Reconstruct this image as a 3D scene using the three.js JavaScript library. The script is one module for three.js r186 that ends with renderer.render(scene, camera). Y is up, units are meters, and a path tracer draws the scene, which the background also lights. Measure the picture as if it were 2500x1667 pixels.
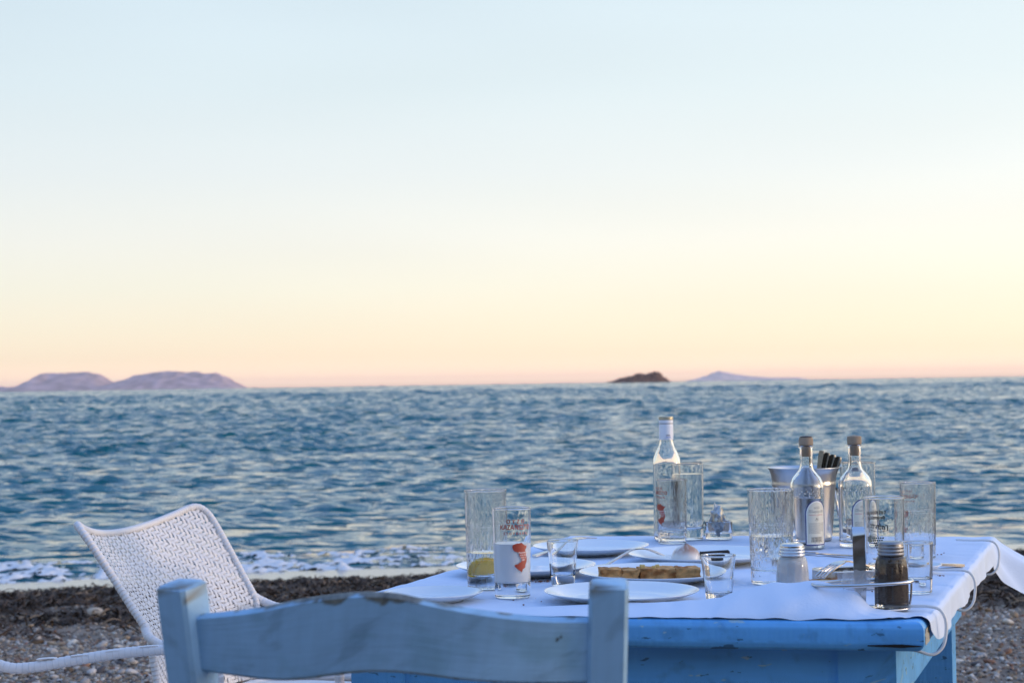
import * as THREE from 'three';
import { mergeGeometries, mergeVertices, toCreasedNormals } from 'three/addons/utils/BufferGeometryUtils.js';
import { RoundedBoxGeometry } from 'three/addons/geometries/RoundedBoxGeometry.js';
import { ImprovedNoise } from 'three/addons/math/ImprovedNoise.js';

// ------------------------------------------------------------------ camera, sky, sun, exposure
const scene = new THREE.Scene();
const camera = new THREE.PerspectiveCamera(22.18, 1024 / 682, 0.1, 90000);
camera.rotation.order = 'YXZ';
camera.position.set(0, 1.08, 0);
camera.rotation.set(Math.atan(98 / 4000), 0, THREE.MathUtils.degToRad(-0.877));
camera.focus = 2.9;
camera.userData.fStop = 10;

const renderer = new THREE.WebGLRenderer({ antialias: true });
renderer.toneMapping = THREE.LinearToneMapping;
renderer.toneMappingExposure = 1;
renderer.shadowMap.enabled = true;

const lin = (r, g, b) => [r, g, b].map((c) => { c /= 255; return c <= 0.04045 ? c / 12.92 : ((c + 0.055) / 1.055) ** 2.4; });
const SUN_AZ = 95 * Math.PI / 180, SUN_EL = 4 * Math.PI / 180;      // to the right of the view, just above the sea horizon
const sunDir = new THREE.Vector3(Math.sin(SUN_AZ) * Math.cos(SUN_EL), Math.sin(SUN_EL), -Math.cos(SUN_AZ) * Math.cos(SUN_EL));
const HAZE = 2.6e-5;
function makeSky() {
  const wisps = new ImprovedNoise(), W = 2048, H = 1024, data = new Float32Array(W * H * 4);
  const seen = [[0, 241, 214, 202], [0.2, 244, 216, 203], [0.5, 247, 222, 204], [1, 250, 231, 207], [1.9, 253, 241, 217], [3.2, 251, 247, 229], [4.8, 248, 248, 239], [7, 238, 245, 245], [9.7, 227, 241, 246], [12.5, 220, 237, 246]];
  // the haze layer (HAZE per metre, about 200 m deep) dims what lies behind it; the sky above it is set so that both together give the colours of the evening sky
  const air = [0.275, 0.293, 0.38], stops = seen.map(([e, ...c]) => { const T = Math.exp(-HAZE * Math.min(34500, 201 / Math.tan(Math.max(e, 0.05) * Math.PI / 180))); return [e, ...lin(...c).map((v, k) => (v - (1 - T) * air[k]) / T)]; });
  stops.push([20, 0.50, 0.71, 1.0], [35, 0.33, 0.57, 1.08], [60, 0.27, 0.51, 1.12], [90, 0.25, 0.49, 1.1]);
  for (let j = 0; j < H; j++) {
    const el = ((j + 0.5) / H - 0.5) * 180, e = Math.max(0, el);
    let k = 0; while (k < stops.length - 2 && stops[k + 1][0] < e) k++;
    const a = stops[k], b = stops[k + 1], t = Math.min(1, (e - a[0]) / (b[0] - a[0]));
    for (let i = 0; i < W; i++) {
      const th = ((i + 0.5) / W - 0.5) * 2 * Math.PI, x = Math.cos(th), z = Math.sin(th), az = Math.atan2(x, -z);
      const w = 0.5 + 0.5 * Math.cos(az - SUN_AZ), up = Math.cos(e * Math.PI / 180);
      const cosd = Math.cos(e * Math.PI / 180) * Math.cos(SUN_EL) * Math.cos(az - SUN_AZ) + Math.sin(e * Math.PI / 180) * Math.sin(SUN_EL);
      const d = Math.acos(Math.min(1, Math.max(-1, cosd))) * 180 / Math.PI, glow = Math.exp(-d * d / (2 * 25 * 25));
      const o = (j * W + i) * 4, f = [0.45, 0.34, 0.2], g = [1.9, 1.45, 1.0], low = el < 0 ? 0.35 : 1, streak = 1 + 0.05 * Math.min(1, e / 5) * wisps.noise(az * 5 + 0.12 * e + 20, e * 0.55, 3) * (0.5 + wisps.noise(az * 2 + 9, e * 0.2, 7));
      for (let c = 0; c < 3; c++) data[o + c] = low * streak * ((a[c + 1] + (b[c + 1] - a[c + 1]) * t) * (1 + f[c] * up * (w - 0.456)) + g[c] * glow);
      data[o + 3] = 1;
    }
  }
  const t = new THREE.DataTexture(data, W, H, THREE.RGBAFormat, THREE.FloatType);
  t.mapping = THREE.EquirectangularReflectionMapping; t.magFilter = t.minFilter = THREE.LinearFilter; t.needsUpdate = true;
  return t;
}
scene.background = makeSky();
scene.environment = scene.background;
const sun = new THREE.DirectionalLight(new THREE.Color(1, 0.74, 0.50), 1.2);
sun.position.copy(sunDir).multiplyScalar(60); sun.castShadow = true; sun.shadow.radius = 8;
sun.shadow.camera.left = sun.shadow.camera.bottom = -12; sun.shadow.camera.right = sun.shadow.camera.top = 12; sun.shadow.camera.far = 140;
scene.add(sun, sun.target);

// ------------------------------------------------------------------ helpers
let seed = 7;
const rnd = () => { seed = (seed * 1664525 + 1013904223) >>> 0; return seed / 4294967296; };
const rr = (a, b) => a + (b - a) * rnd();
const PN = new ImprovedNoise();
const noise = (x, y = 0, z = 0) => PN.noise(x, y, z);
const fbm = (x, y, z, n = 4) => { let s = 0, a = 0.5; for (let i = 0; i < n; i++) { s += a * PN.noise(x, y, z); x *= 2.03; y *= 2.03; z *= 2.03; a *= 0.5; } return s; };
const clamp = (x, a = 0, b = 1) => Math.min(b, Math.max(a, x));
const sstep = (a, b, x) => { x = clamp((x - a) / (b - a)); return x * x * (3 - 2 * x); };
const V = (x, y, z) => new THREE.Vector3(x, y, z);
const taken = {};
function numbered(n) { const k = taken[n] ?? 0; taken[n] = k + 1; return k ? `${n}_${String(k).padStart(3, '0')}` : n; }
function obj(name, geo, mat, parent) {
  const m = new THREE.Mesh(Array.isArray(geo) ? merge(geo) : geo, mat);
  m.castShadow = m.receiveShadow = true; m.name = parent ? name : numbered(name);
  (parent ?? scene).add(m); return m;
}
function tag(o, label, category, group) { o.userData.label = label; o.userData.category = category; if (group) o.userData.group = group; return o; }
function thing(name, label, category, [x, y, z], turn = 0, group) {
  const o = new THREE.Group(); o.name = numbered(name); scene.add(o); o.position.set(x, y, z); o.rotation.y = turn;
  return tag(o, label, category, group);
}
function structure(name, geo, mat) { const m = obj(name, geo, mat); m.userData.kind = 'structure'; return m; }
function merge(list) {
  const some = list.some((g) => !g.index);
  return mergeGeometries(list.map((g) => { const h = some && g.index ? g.toNonIndexed() : g; for (const k of Object.keys(h.attributes)) if (!['position', 'normal', 'uv'].includes(k)) h.deleteAttribute(k); return h; }));
}
function grid(nu, nv, f, { closedU = false, uvScale = [1, 1] } = {}) {      // f(u, v) -> Vector3 or [x, y, z]
  const p = [], uv = [], ix = [];
  for (let j = 0; j <= nv; j++) for (let i = 0; i <= nu; i++) { const q = f(i / nu, j / nv); p.push(...(q.isVector3 ? [q.x, q.y, q.z] : q)); uv.push(i / nu * uvScale[0], j / nv * uvScale[1]); }
  for (let j = 0; j < nv; j++) for (let i = 0; i < nu; i++) { const a = j * (nu + 1) + i, b = a + 1, c = a + nu + 1, d = c + 1; ix.push(a, b, d, a, d, c); }
  const g = new THREE.BufferGeometry();
  g.setAttribute('position', new THREE.Float32BufferAttribute(p, 3)); g.setAttribute('uv', new THREE.Float32BufferAttribute(uv, 2)); g.setIndex(ix); g.computeVertexNormals();
  return g;
}
function lathe(pts, seg = 48) { return new THREE.LatheGeometry(pts.map(([r, y]) => new THREE.Vector2(Math.max(r, 0), y)), seg); }
function bev(pts, e = 0.0004) {                       // doubles every corner of a profile so that it shades as a crisp, slightly rounded edge
  const out = [pts[0]];
  for (let i = 1; i < pts.length - 1; i++) {
    const a = pts[i - 1], b = pts[i], c = pts[i + 1], la = Math.hypot(a[0] - b[0], a[1] - b[1]), lc = Math.hypot(c[0] - b[0], c[1] - b[1]);
    const ea = Math.min(e, la / 3), ec = Math.min(e, lc / 3);
    out.push([b[0] + (a[0] - b[0]) * ea / la, b[1] + (a[1] - b[1]) * ea / la], [b[0] + (c[0] - b[0]) * ec / lc, b[1] + (c[1] - b[1]) * ec / lc]);
  }
  out.push(pts[pts.length - 1]); return out;
}
function sweep(path, radius, seg = 10, n = 0) {        // closed round tube along points; radius(t) or number
  const curve = new THREE.CatmullRomCurve3(path.map((p) => p.isVector3 ? p : V(...p)), false, 'centripetal');
  n = n || path.length * 6; const rad = typeof radius === 'number' ? () => radius : radius;
  const fr = curve.computeFrenetFrames(n, false), P = [];
  for (let i = 0; i <= n; i++) P.push(curve.getPointAt(i / n));
  return grid(seg, n + 2, (u, v) => {
    const k = Math.round(v * (n + 2)), i = clamp(k - 1, 0, n), r = k === 0 || k === n + 2 ? 1e-5 : rad(i / n), a = -u * 2 * Math.PI;
    return P[i].clone().addScaledVector(fr.normals[i], Math.cos(a) * r).addScaledVector(fr.binormals[i], Math.sin(a) * r);
  });
}
function slab(pts, ease = 0) {                                   // strip of rectangular section: [{p:[x,y,z], w, t}], width is across local z
  const P = pts.map((q) => V(...q.p)), pos = [], ix = [], ring = ease ? [[-1, -0.9999], [-0.9999, -1], [0.9999, -1], [1, -0.9999], [1, 0.9999], [0.9999, 1], [-0.9999, 1], [-1, 0.9999]] : [[-1, -1], [1, -1], [1, 1], [-1, 1]];
  P.forEach((p, i) => {
    const d = P[Math.min(i + 1, P.length - 1)].clone().sub(P[Math.max(i - 1, 0)]).normalize(), side = pts[i].side ? V(...pts[i].side) : V(0, 1, 0).cross(d).normalize();
    const up = d.clone().cross(side).normalize(), { w, t } = pts[i];
    for (const [a, b] of ring) { const q = p.clone().addScaledVector(side, a * (w / 2) - Math.sign(a) * (Math.abs(b) === 1 ? ease : 0)).addScaledVector(up, b * (t / 2) - Math.sign(b) * (Math.abs(a) === 1 && Math.abs(b) !== 1 ? ease : 0)); pos.push(q.x, q.y, q.z); }
  });
  const R = ring.length; for (let i = 0; i < P.length - 1; i++) for (let k = 0; k < R; k++) { const a = i * R + k, b = i * R + (k + 1) % R, c = a + R, d = b + R; ix.push(a, b, d, a, d, c); }
  const e = (P.length - 1) * R; for (let k = 1; k < R - 1; k++) ix.push(0, k + 1, k, e, e + k, e + k + 1);
  let g = new THREE.BufferGeometry(); g.setAttribute('position', new THREE.Float32BufferAttribute(pos, 3)); g.setIndex(ix);
  g.setAttribute('uv', new THREE.Float32BufferAttribute(new Float32Array(pos.length / 3 * 2), 2));
  return toCreasedNormals(g, 0.7);
}
function paint(g, f) {                                 // vertex colours (linear) from position
  const p = g.attributes.position, c = new Float32Array(p.count * 3);
  for (let i = 0; i < p.count; i++) c.set(f(p.getX(i), p.getY(i), p.getZ(i), i), i * 3);
  g.setAttribute('color', new THREE.BufferAttribute(c, 3)); return g;
}
function canvasTex(w, h, draw, srgb = true) {
  const c = document.createElement('canvas'); c.width = w; c.height = h; draw(c.getContext('2d'), w, h);
  const t = new THREE.CanvasTexture(c); if (srgb) t.colorSpace = THREE.SRGBColorSpace; t.wrapS = t.wrapT = THREE.RepeatWrapping; t.magFilter = THREE.LinearFilter; return t;
}
function dataTex(n, f, srgb = false) {                 // tileable n x n texture from f(u, v) -> [r, g, b] 0..1
  const d = new Uint8Array(n * n * 4);
  for (let j = 0; j < n; j++) for (let i = 0; i < n; i++) { const c = f(i / n, j / n); for (let k = 0; k < 3; k++) d[(j * n + i) * 4 + k] = clamp(c[k]) * 255; d[(j * n + i) * 4 + 3] = 255; }
  const t = new THREE.DataTexture(d, n, n); t.wrapS = t.wrapT = THREE.RepeatWrapping; t.magFilter = THREE.LinearFilter; if (srgb) t.colorSpace = THREE.SRGBColorSpace; t.needsUpdate = true; return t;
}
const tileNoise = (u, v, f, z, n = 4) => { const a = u * 2 * Math.PI, b = v * 2 * Math.PI, R = f / (2 * Math.PI); return fbm(Math.cos(a) * R + 11, Math.sin(a) * R + Math.cos(b) * R + 5, Math.sin(b) * R + z, n); };
const std = (c, roughness = 0.7, o = {}) => new THREE.MeshStandardMaterial({ color: new THREE.Color().setRGB(...c), roughness, side: THREE.DoubleSide, ...o });
const phys = (c, roughness = 0.5, o = {}) => new THREE.MeshPhysicalMaterial({ color: new THREE.Color().setRGB(...c), roughness, side: THREE.DoubleSide, ...o });

const grain = dataTex(256, (u, v) => { const n = 0.5 + 0.9 * tileNoise(u, v, 40, 3, 4); return [n, n, n]; });
const rough256 = dataTex(256, (u, v) => { const n = 0.62 + 0.5 * tileNoise(u, v, 14, 9, 5); return [n, n, n]; });
const M = {
  glass: phys([0.985, 0.995, 0.99], 0.0, { transmission: 1, thickness: 0.01, ior: 1.5 }),
  water: phys([0.97, 0.99, 1], 0.0, { transmission: 1, thickness: 0.02, ior: 1.33 }),
  milky: phys([0.93, 0.96, 0.99], 0.3),
  porcelain: phys([0.78, 0.82, 0.84], 0.12, { ior: 1.5 }),
  steel: std([0.62, 0.61, 0.60], 0.22, { metalness: 1 }),
  brushed: std([0.60, 0.59, 0.57], 0.3, { metalness: 1, bumpMap: grain, bumpScale: 0.0002 }),
  darkSteel: std([0.30, 0.29, 0.29], 0.35, { metalness: 1, bumpMap: grain, bumpScale: 0.0003 }),
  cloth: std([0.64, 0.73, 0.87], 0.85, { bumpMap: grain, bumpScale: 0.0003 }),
  wicker: std([0.74, 0.71, 0.69], 0.55),
  cord: std([0.74, 0.76, 0.78], 0.4),
  cork: std([0.34, 0.25, 0.17], 0.85, { bumpMap: grain, bumpScale: 0.0008 }),
  white: std([0.80, 0.81, 0.83], 0.4),
  blackSteel: std([0.16, 0.155, 0.15], 0.25, { metalness: 1 }),
  gold: std([0.46, 0.41, 0.29], 0.4, { metalness: 0.5 }),
};

// ------------------------------------------------------------------ the setting: sea, beach, islands
const SEA = -0.45, shoreZ = (x) => -13.98 - 0.226 * x + 0.18 * noise(x * 0.5, 3.3, 0) + 0.07 * noise(x * 1.9, 1.3, 5);   // waterline
const waves = [];
{
  const N = 84;
  for (let i = 0; i < N; i++) {                        // wind waves; the longer ones run farther out
    const L = 0.25 * Math.pow(1500, i / (N - 1)) * rr(0.96, 1.04), k = 2 * Math.PI / L, s = 0.138 - 0.032 * sstep(-0.5, 1.5, Math.log(L)) - 0.042 * sstep(1.6, 2.6, Math.log(L));
    const th = (rnd() + rnd() + rnd() - 1.5) * 1.2 + 0.16;
    waves.push({ L, near: L > 0.75 ? L * 38 : 0, a: s / k, kx: k * Math.sin(th), kz: k * Math.cos(th), ph: rr(0, 6.28), qx: Math.sin(th), qz: Math.cos(th) });
  }
}
function seaPoint(x, z, space) {
  const off = shoreZ(x) - z;                           // metres out from the waterline
  const gust = (0.8 + 0.5 * noise(x * 0.06, z * 0.035, 2.2)) * clamp(0.98 + 0.9 * noise(x * 0.33, z * 0.3, 8.1) + 0.6 * noise(x * 0.9, z * 0.8, 3.1), 0.4, 1.45);
  const amp = (1 - 0.3 * sstep(600, 5000, off)) * sstep(0.35, 3.2, off) * (0.72 + 0.28 * sstep(2, 8, off)) * gust;
  let y = 0, dx = 0, dz = 0;
  for (const w of waves) {
    const f = clamp((w.L / space - 2.2) / 2) * (w.near ? 0.2 * Math.exp(-w.L / 3) + (1 - 0.2 * Math.exp(-w.L / 3)) * sstep(w.near * 0.7, w.near * 1.7, off) : 1); if (!f) continue;
    const p = w.kx * x + w.kz * z + w.ph, a = w.a * f * amp;
    y += a * Math.cos(p); dx -= 0.85 * a * w.qx * Math.sin(p); dz -= 0.85 * a * w.qz * Math.sin(p);
  }
  y += 0.07 * sstep(0.8, 1.7, off) * (1 - sstep(1.7, 3.4, off)) * (0.7 + 0.8 * noise(x * 0.7, 4, 4));     // the small breaker at the beach
  return [x + dx, SEA + y, z + dz];
}
{
  const D = []; let d = 12.4; while (d < 40) { D.push(d); d *= 1.0035; } while (d < 400) { D.push(d); d *= 1.0022; } while (d < 32000) { D.push(d); d *= d < 3000 ? 1.0036 : 1.006; } while (d < 33000) { D.push(d); d *= 1.06; } D.push(33000);
  const NC = 440, p = new Float32Array(D.length * (NC + 1) * 3), uv = new Float32Array(D.length * (NC + 1) * 2), ix = [];
  D.forEach((d, j) => {
    const half = 0.43 * d + 4, space = Math.max(0.7 * 2 * half / NC, d * (d < 40 ? 0.0035 : d < 400 ? 0.0022 : d < 3000 ? 0.0036 : 0.006)  );
    for (let i = 0; i <= NC; i++) {
      const o = j * (NC + 1) + i, c = (i - NC / 2) / (NC / 2 - 22), far = Math.max(0, Math.abs(c) - 1) / (NC / 2 / (NC / 2 - 22) - 1), x = Math.sign(c) * (Math.min(1, Math.abs(c)) * half + far * far * (2.6 * d + 60)), q = d < 32000 ? seaPoint(x, -d, space + far * (0.12 * d + 3)) : [x, SEA, -d];
      p.set(q, o * 3); uv.set([x / 7.3, -d / 7.3], o * 2);
      if (j && i) ix.push(o - NC - 2, o - NC - 1, o, o - NC - 2, o, o - 1);
    }
  });
  const g = new THREE.BufferGeometry(); g.setAttribute('position', new THREE.BufferAttribute(p, 3)); g.setAttribute('uv', new THREE.BufferAttribute(uv, 2)); g.setIndex(ix); g.computeVertexNormals();
  const n = 512, hgt = new Float32Array(n * n), rip = [];
  for (let k = 0; k < 70; k++) { const a = (rnd() + rnd() + rnd() - 1.5) * 1.3, m = Math.round(5 * Math.pow(14, rnd())), kx = Math.round(m * Math.sin(a)), kz = Math.round(m * Math.cos(a)); rip.push([kx, kz, rr(0, 6.28), 0.05 / Math.max(3, Math.hypot(kx, kz))]); }
  for (let j = 0; j < n; j++) for (let i = 0; i < n; i++) { let s = 0; for (const [kx, kz, ph, a] of rip) s += a * Math.cos(2 * Math.PI * (kx * i + kz * j) / n + ph); hgt[j * n + i] = s; }
  const nd = new Uint8Array(n * n * 4), cell = 7.3 / n, hs = 7.3 / (2 * Math.PI) * 0.75;
  for (let j = 0; j < n; j++) for (let i = 0; i < n; i++) {
    const sx = (hgt[j * n + (i + 1) % n] - hgt[j * n + (i + n - 1) % n]) / (2 * cell) * hs, sy = (hgt[((j + 1) % n) * n + i] - hgt[((j + n - 1) % n) * n + i]) / (2 * cell) * hs, l = Math.hypot(sx, sy, 1);
    nd.set([127.5 - 127.5 * sx / l, 127.5 - 127.5 * sy / l, 127.5 + 127.5 / l, 255], (j * n + i) * 4);
  }
  const nt = new THREE.DataTexture(nd, n, n); nt.wrapS = nt.wrapT = THREE.RepeatWrapping; nt.magFilter = THREE.LinearFilter; nt.needsUpdate = true;
  structure('sea', g, phys([0.003, 0.098, 0.122], 0.05, { ior: 1.333, normalMap: nt, normalScale: new THREE.Vector2(1.5, 1.5) }));
}
const beachY = (x, z) => {
  const d = z - shoreZ(x);
  let y = SEA + 0.004 + 0.068 * Math.min(d, 6.6);
  const weed = sstep(0.3, 1.5, d) * (1 - sstep(5, 6.4, d));
  y += weed * (0.09 * fbm(x * 1.3, z * 1.8, 7, 4) + 0.05 * Math.abs(noise(x * 5, z * 5, 2)) + 0.02) + 0.012 * noise(x * 2.1, z * 2.1, 5) + 0.03 * sstep(0.5, 2, x) * fbm(x * 1.6, z * 3.2, 15, 3);
  return y;
};
const weedAmount = (x, z) => { const d = z - shoreZ(x); return sstep(0.05, 0.3, d) * (1 - sstep(4.2, 5.8, d - 0.9 * sstep(0, 3, x) + 1.1 * fbm(x * 0.8, z * 0.8, 3, 3))) * sstep(-0.18, 0.12, 0.06 + 0.2 * sstep(0, 3, x) + fbm(x * 0.9, z * 1.7, 11, 5)); };
{
  const xs = [], zs = [];
  for (let x = -60; x < -7; x += 2.65) xs.push(x); for (let x = -7; x < 7; x += 0.06) xs.push(x); for (let x = 7; x <= 60.1; x += 2.65) xs.push(x);
  for (let z = 45; z > 1; z -= 1.76) zs.push(z); for (let z = 1; z > -17; z -= 0.06) zs.push(z); for (let z = -17; z >= -30; z -= 1) zs.push(z);
  const g = grid(xs.length - 1, zs.length - 1, (u, v) => { const x = xs[Math.round(u * (xs.length - 1))], z = zs[Math.round(v * (zs.length - 1))]; return [x, beachY(x, z), z]; });
  paint(g, (x, y, z) => {
    const w = weedAmount(x, z), n = 0.8 + 0.7 * fbm(x * 6, z * 6, 1, 3), s = [0.27 * n, 0.20 * n, 0.145 * n], k = 1.15 + 2.4 * fbm(x * 3, z * 4, 8, 5);
    const b = [0.062 * k, 0.040 * k, 0.025 * k];
    return s.map((c, i) => c + (b[i] - c) * w);
  });
  structure('beach', g, std([1, 1, 1], 0.9, { vertexColors: true }));
  // pebbles and dead seagrass: nobody could count them
  const peb = new THREE.IcosahedronGeometry(1, 1); { const p = peb.attributes.position; for (let i = 0; i < p.count; i++) { const v = V(p.getX(i), p.getY(i), p.getZ(i)), s = 1 + 0.25 * noise(v.x * 1.3 + 4, v.y * 1.3, v.z * 1.3); p.setXYZ(i, v.x * s, v.y * s * 0.6, v.z * s * 0.8); } peb.computeVertexNormals(); }
  const N = 120000, im = new THREE.InstancedMesh(peb, std([1, 1, 1], 0.75), N), m = new THREE.Matrix4(), q = new THREE.Quaternion(), col = new THREE.Color();
  const tones = [[0.42, 0.40, 0.40], [0.30, 0.27, 0.25], [0.58, 0.55, 0.53], [0.20, 0.15, 0.11], [0.36, 0.27, 0.19], [0.12, 0.11, 0.12], [0.62, 0.62, 0.64], [0.5, 0.42, 0.33], [0.8, 0.78, 0.74], [0.30, 0.17, 0.12], [0.40, 0.30, 0.20]];
  let k = 0;
  while (k < N) {
    const close = k >= 80000, z = close ? rr(-5.3, 0.6) : rr(-13.2, -5.2), x = close ? rr(-3.6, 3.6) : rr(-0.42, 0.42) * (-z + 1.5); if (rnd() < 0.93 * weedAmount(x, z) || (z < -8.0 && rnd() < 0.6) || rnd() < 0.55 * sstep(0.2, 1.6, x) || rnd() < 0.5 * sstep(-0.1, 0.2, fbm(x * 0.9, z * 1.3, 31, 3))) continue;
    const s = 0.004 + 0.008 * rnd() ** 2.2 + (rnd() < 0.012 ? 0.014 : 0), t = tones[Math.floor(rnd() * tones.length)], b = rr(0.45, 0.85);
    q.setFromEuler(new THREE.Euler(rr(-0.5, 0.5), rr(0, 6.28), rr(-0.5, 0.5)));
    m.compose(V(x, beachY(x, z) + s * 0.25, z), q, V(s * rr(0.8, 1.5), s, s)); im.setMatrixAt(k, m); im.setColorAt(k, col.setRGB(t[0] * b * 1.02, t[1] * b * 0.93, t[2] * b * 0.82)); k++;
  }
  im.name = 'pebbles'; im.userData = { kind: 'stuff', label: 'small grey white and brown pebbles scattered over the beach', category: 'pebbles' }; im.castShadow = im.receiveShadow = true; scene.add(im);
  const blade = grid(1, 4, (u, v) => [(u - 0.5) * 0.009, 0.25 * Math.sin(v * 2.6) * 0.35, (v - 0.5) * 0.16]);
  const NW = 30000, iw = new THREE.InstancedMesh(blade, std([1, 1, 1], 0.85), NW); k = 0;
  while (k < NW) {
    const z = rr(-14.6, -7.4), x = rr(-0.37, 0.37) * (-z + 1.5); if (rnd() > weedAmount(x, z)) continue;
    q.setFromEuler(new THREE.Euler(rr(-0.5, 0.5), rr(0, 6.28), rr(-0.6, 0.6))); const s = rr(0.35, 1.05), b = rr(0.35, 1.5);
    m.compose(V(x, beachY(x, z) + rr(-0.012, 0.012), z), q, V(1.2, s * 0.6, s)); iw.setMatrixAt(k, m);
    iw.setColorAt(k, rnd() < 0.2 ? col.setRGB(0.19 * b, 0.12 * b, 0.065 * b) : col.setRGB(0.055 * b, 0.033 * b, 0.020 * b)); k++;
  }
  iw.name = 'dead_seagrass'; iw.userData = { kind: 'stuff', label: 'dark brown bank of dead seagrass washed up along the waterline', category: 'seagrass' }; iw.castShadow = iw.receiveShadow = true; scene.add(iw);
  // foam left by the breaker
  const fp = [], fi = [], nx = 560, nz = 120, keep = new Int32Array((nx + 1) * (nz + 1)).fill(-1), fh = [];
  for (let j = 0; j <= nz; j++) for (let i = 0; i <= nx; i++) {
    const x = -7 + 14 * i / nx, off = 0.74 + 2.3 * j / nz, z = shoreZ(x) - off;
    const side = 1 - sstep(-1.4, 0.3, x) * 0.8 , band = sstep(0.7, 0.9, off) * (1 - sstep(1.1 + 0.8 * side, 1.5 + 1.2 * side, off));
    const n = 1.3 * fbm(x * 2.0, z * 3.4, 21, 5) + 0.42 - 1.5 * Math.abs(fbm(x * 5, z * 7, 4, 4)) - 0.9 * Math.max(0, fbm(x * 11, z * 13, 9, 3)), h = n + 0.46 * band * (0.35 + 0.65 * side) - 0.60 - 0.22 * sstep(1.3, 2.5, off);
    if (h > 0 && x < 2.5) { const q = seaPoint(x, z, 0.06); keep[j * (nx + 1) + i] = fp.length / 3; fp.push(q[0], q[1] + 0.004 + 0.085 * Math.min(h, 0.7) * (0.4 + 1.6 * Math.abs(noise(x * 8, z * 8, 6))), q[2]); }
  }
  for (let j = 0; j < nz; j++) for (let i = 0; i < nx; i++) { const a = keep[j * (nx + 1) + i], b = keep[j * (nx + 1) + i + 1], c = keep[(j + 1) * (nx + 1) + i], d = keep[(j + 1) * (nx + 1) + i + 1]; if (a >= 0 && b >= 0 && d >= 0) fi.push(a, b, d); if (a >= 0 && d >= 0 && c >= 0) fi.push(a, d, c); }
  const fg = new THREE.BufferGeometry(); fg.setAttribute('position', new THREE.Float32BufferAttribute(fp, 3)); fg.setIndex(fi); fg.computeVertexNormals();
  const foam = obj('sea_foam', fg, std([0.66, 0.67, 0.68], 0.9)); foam.userData = { kind: 'stuff', label: 'white broken foam of the small wave at the waterline', category: 'foam' };
  const ws = grid(300, 10, (u, v) => { const x = -14 + 28 * u, off = -0.22 + 1.02 * v + 0.06 * noise(x * 1.4, 7), z = shoreZ(x) - off; return [x, Math.max(SEA + 0.004 + 0.068 * Math.max(0, -off), SEA) + 0.012, z]; });
  structure('wet_sand', ws, phys([0.36, 0.28, 0.21], 0.25, { ior: 1.36, clearcoat: 0.45, clearcoatRoughness: 0.12 }));
  // one pale stone lying on the seagrass
  const stone = new THREE.IcosahedronGeometry(1, 3); { const p = stone.attributes.position; for (let i = 0; i < p.count; i++) { const v = V(p.getX(i), p.getY(i), p.getZ(i)), s = 1 + 0.35 * fbm(v.x + 2, v.y, v.z, 4); p.setXYZ(i, v.x * s * 0.055, v.y * s * 0.035, v.z * s * 0.045); } }
  const sg = mergeVertices(stone); sg.computeVertexNormals();
  const st = obj('stone', sg, std([0.46, 0.36, 0.26], 0.85)); st.position.set(-2.16, beachY(-2.16, -8.95) + 0.025, -8.95); tag(st, 'pale tan stone on the dark seagrass bank behind the wicker chair', 'stone');
}
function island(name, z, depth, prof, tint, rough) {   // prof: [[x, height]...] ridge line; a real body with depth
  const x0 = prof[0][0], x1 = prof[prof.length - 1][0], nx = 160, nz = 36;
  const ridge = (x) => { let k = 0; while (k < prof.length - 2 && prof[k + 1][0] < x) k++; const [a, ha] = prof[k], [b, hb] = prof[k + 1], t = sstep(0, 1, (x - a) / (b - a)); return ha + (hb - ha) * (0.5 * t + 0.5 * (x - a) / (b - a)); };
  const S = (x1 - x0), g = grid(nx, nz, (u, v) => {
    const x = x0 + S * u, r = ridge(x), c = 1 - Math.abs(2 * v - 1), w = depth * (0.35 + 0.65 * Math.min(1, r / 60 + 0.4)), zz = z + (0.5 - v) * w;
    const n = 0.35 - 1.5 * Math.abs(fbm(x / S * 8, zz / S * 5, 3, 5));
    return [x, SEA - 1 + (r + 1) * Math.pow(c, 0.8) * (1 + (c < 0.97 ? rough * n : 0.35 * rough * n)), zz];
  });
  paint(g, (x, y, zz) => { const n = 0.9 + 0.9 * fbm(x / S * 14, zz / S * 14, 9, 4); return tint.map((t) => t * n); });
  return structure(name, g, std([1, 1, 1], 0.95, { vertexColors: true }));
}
island('rocky_islet', -2500, 60, [[132, 0], [137, 3], [160, 8], [178, 12.5], [200, 14.5], [206, 15.5], [211, 14], [219, 7], [230, 0]], [0.17, 0.085, 0.055], 0.55);
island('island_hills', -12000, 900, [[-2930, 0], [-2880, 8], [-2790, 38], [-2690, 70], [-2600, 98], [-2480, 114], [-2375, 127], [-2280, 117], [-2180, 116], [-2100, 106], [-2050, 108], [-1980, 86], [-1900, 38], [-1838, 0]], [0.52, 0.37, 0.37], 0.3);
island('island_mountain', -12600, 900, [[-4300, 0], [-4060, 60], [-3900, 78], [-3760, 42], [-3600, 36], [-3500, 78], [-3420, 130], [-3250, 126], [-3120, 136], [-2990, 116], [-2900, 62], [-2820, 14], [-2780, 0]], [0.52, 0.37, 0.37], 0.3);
island('distant_mountain', -30000, 1500, [[2950, 0], [3090, 30], [3330, 92], [3450, 140], [3560, 172], [3680, 150], [3860, 108], [4150, 70], [4500, 45], [4900, 42], [5150, 0]], [0.80, 0.64, 0.62], 0.12);  // pale tint carries haze, bringing the mountain near the sky colour
scene.fog = new THREE.FogExp2(new THREE.Color(1, 0.86, 0.80), HAZE);

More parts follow.
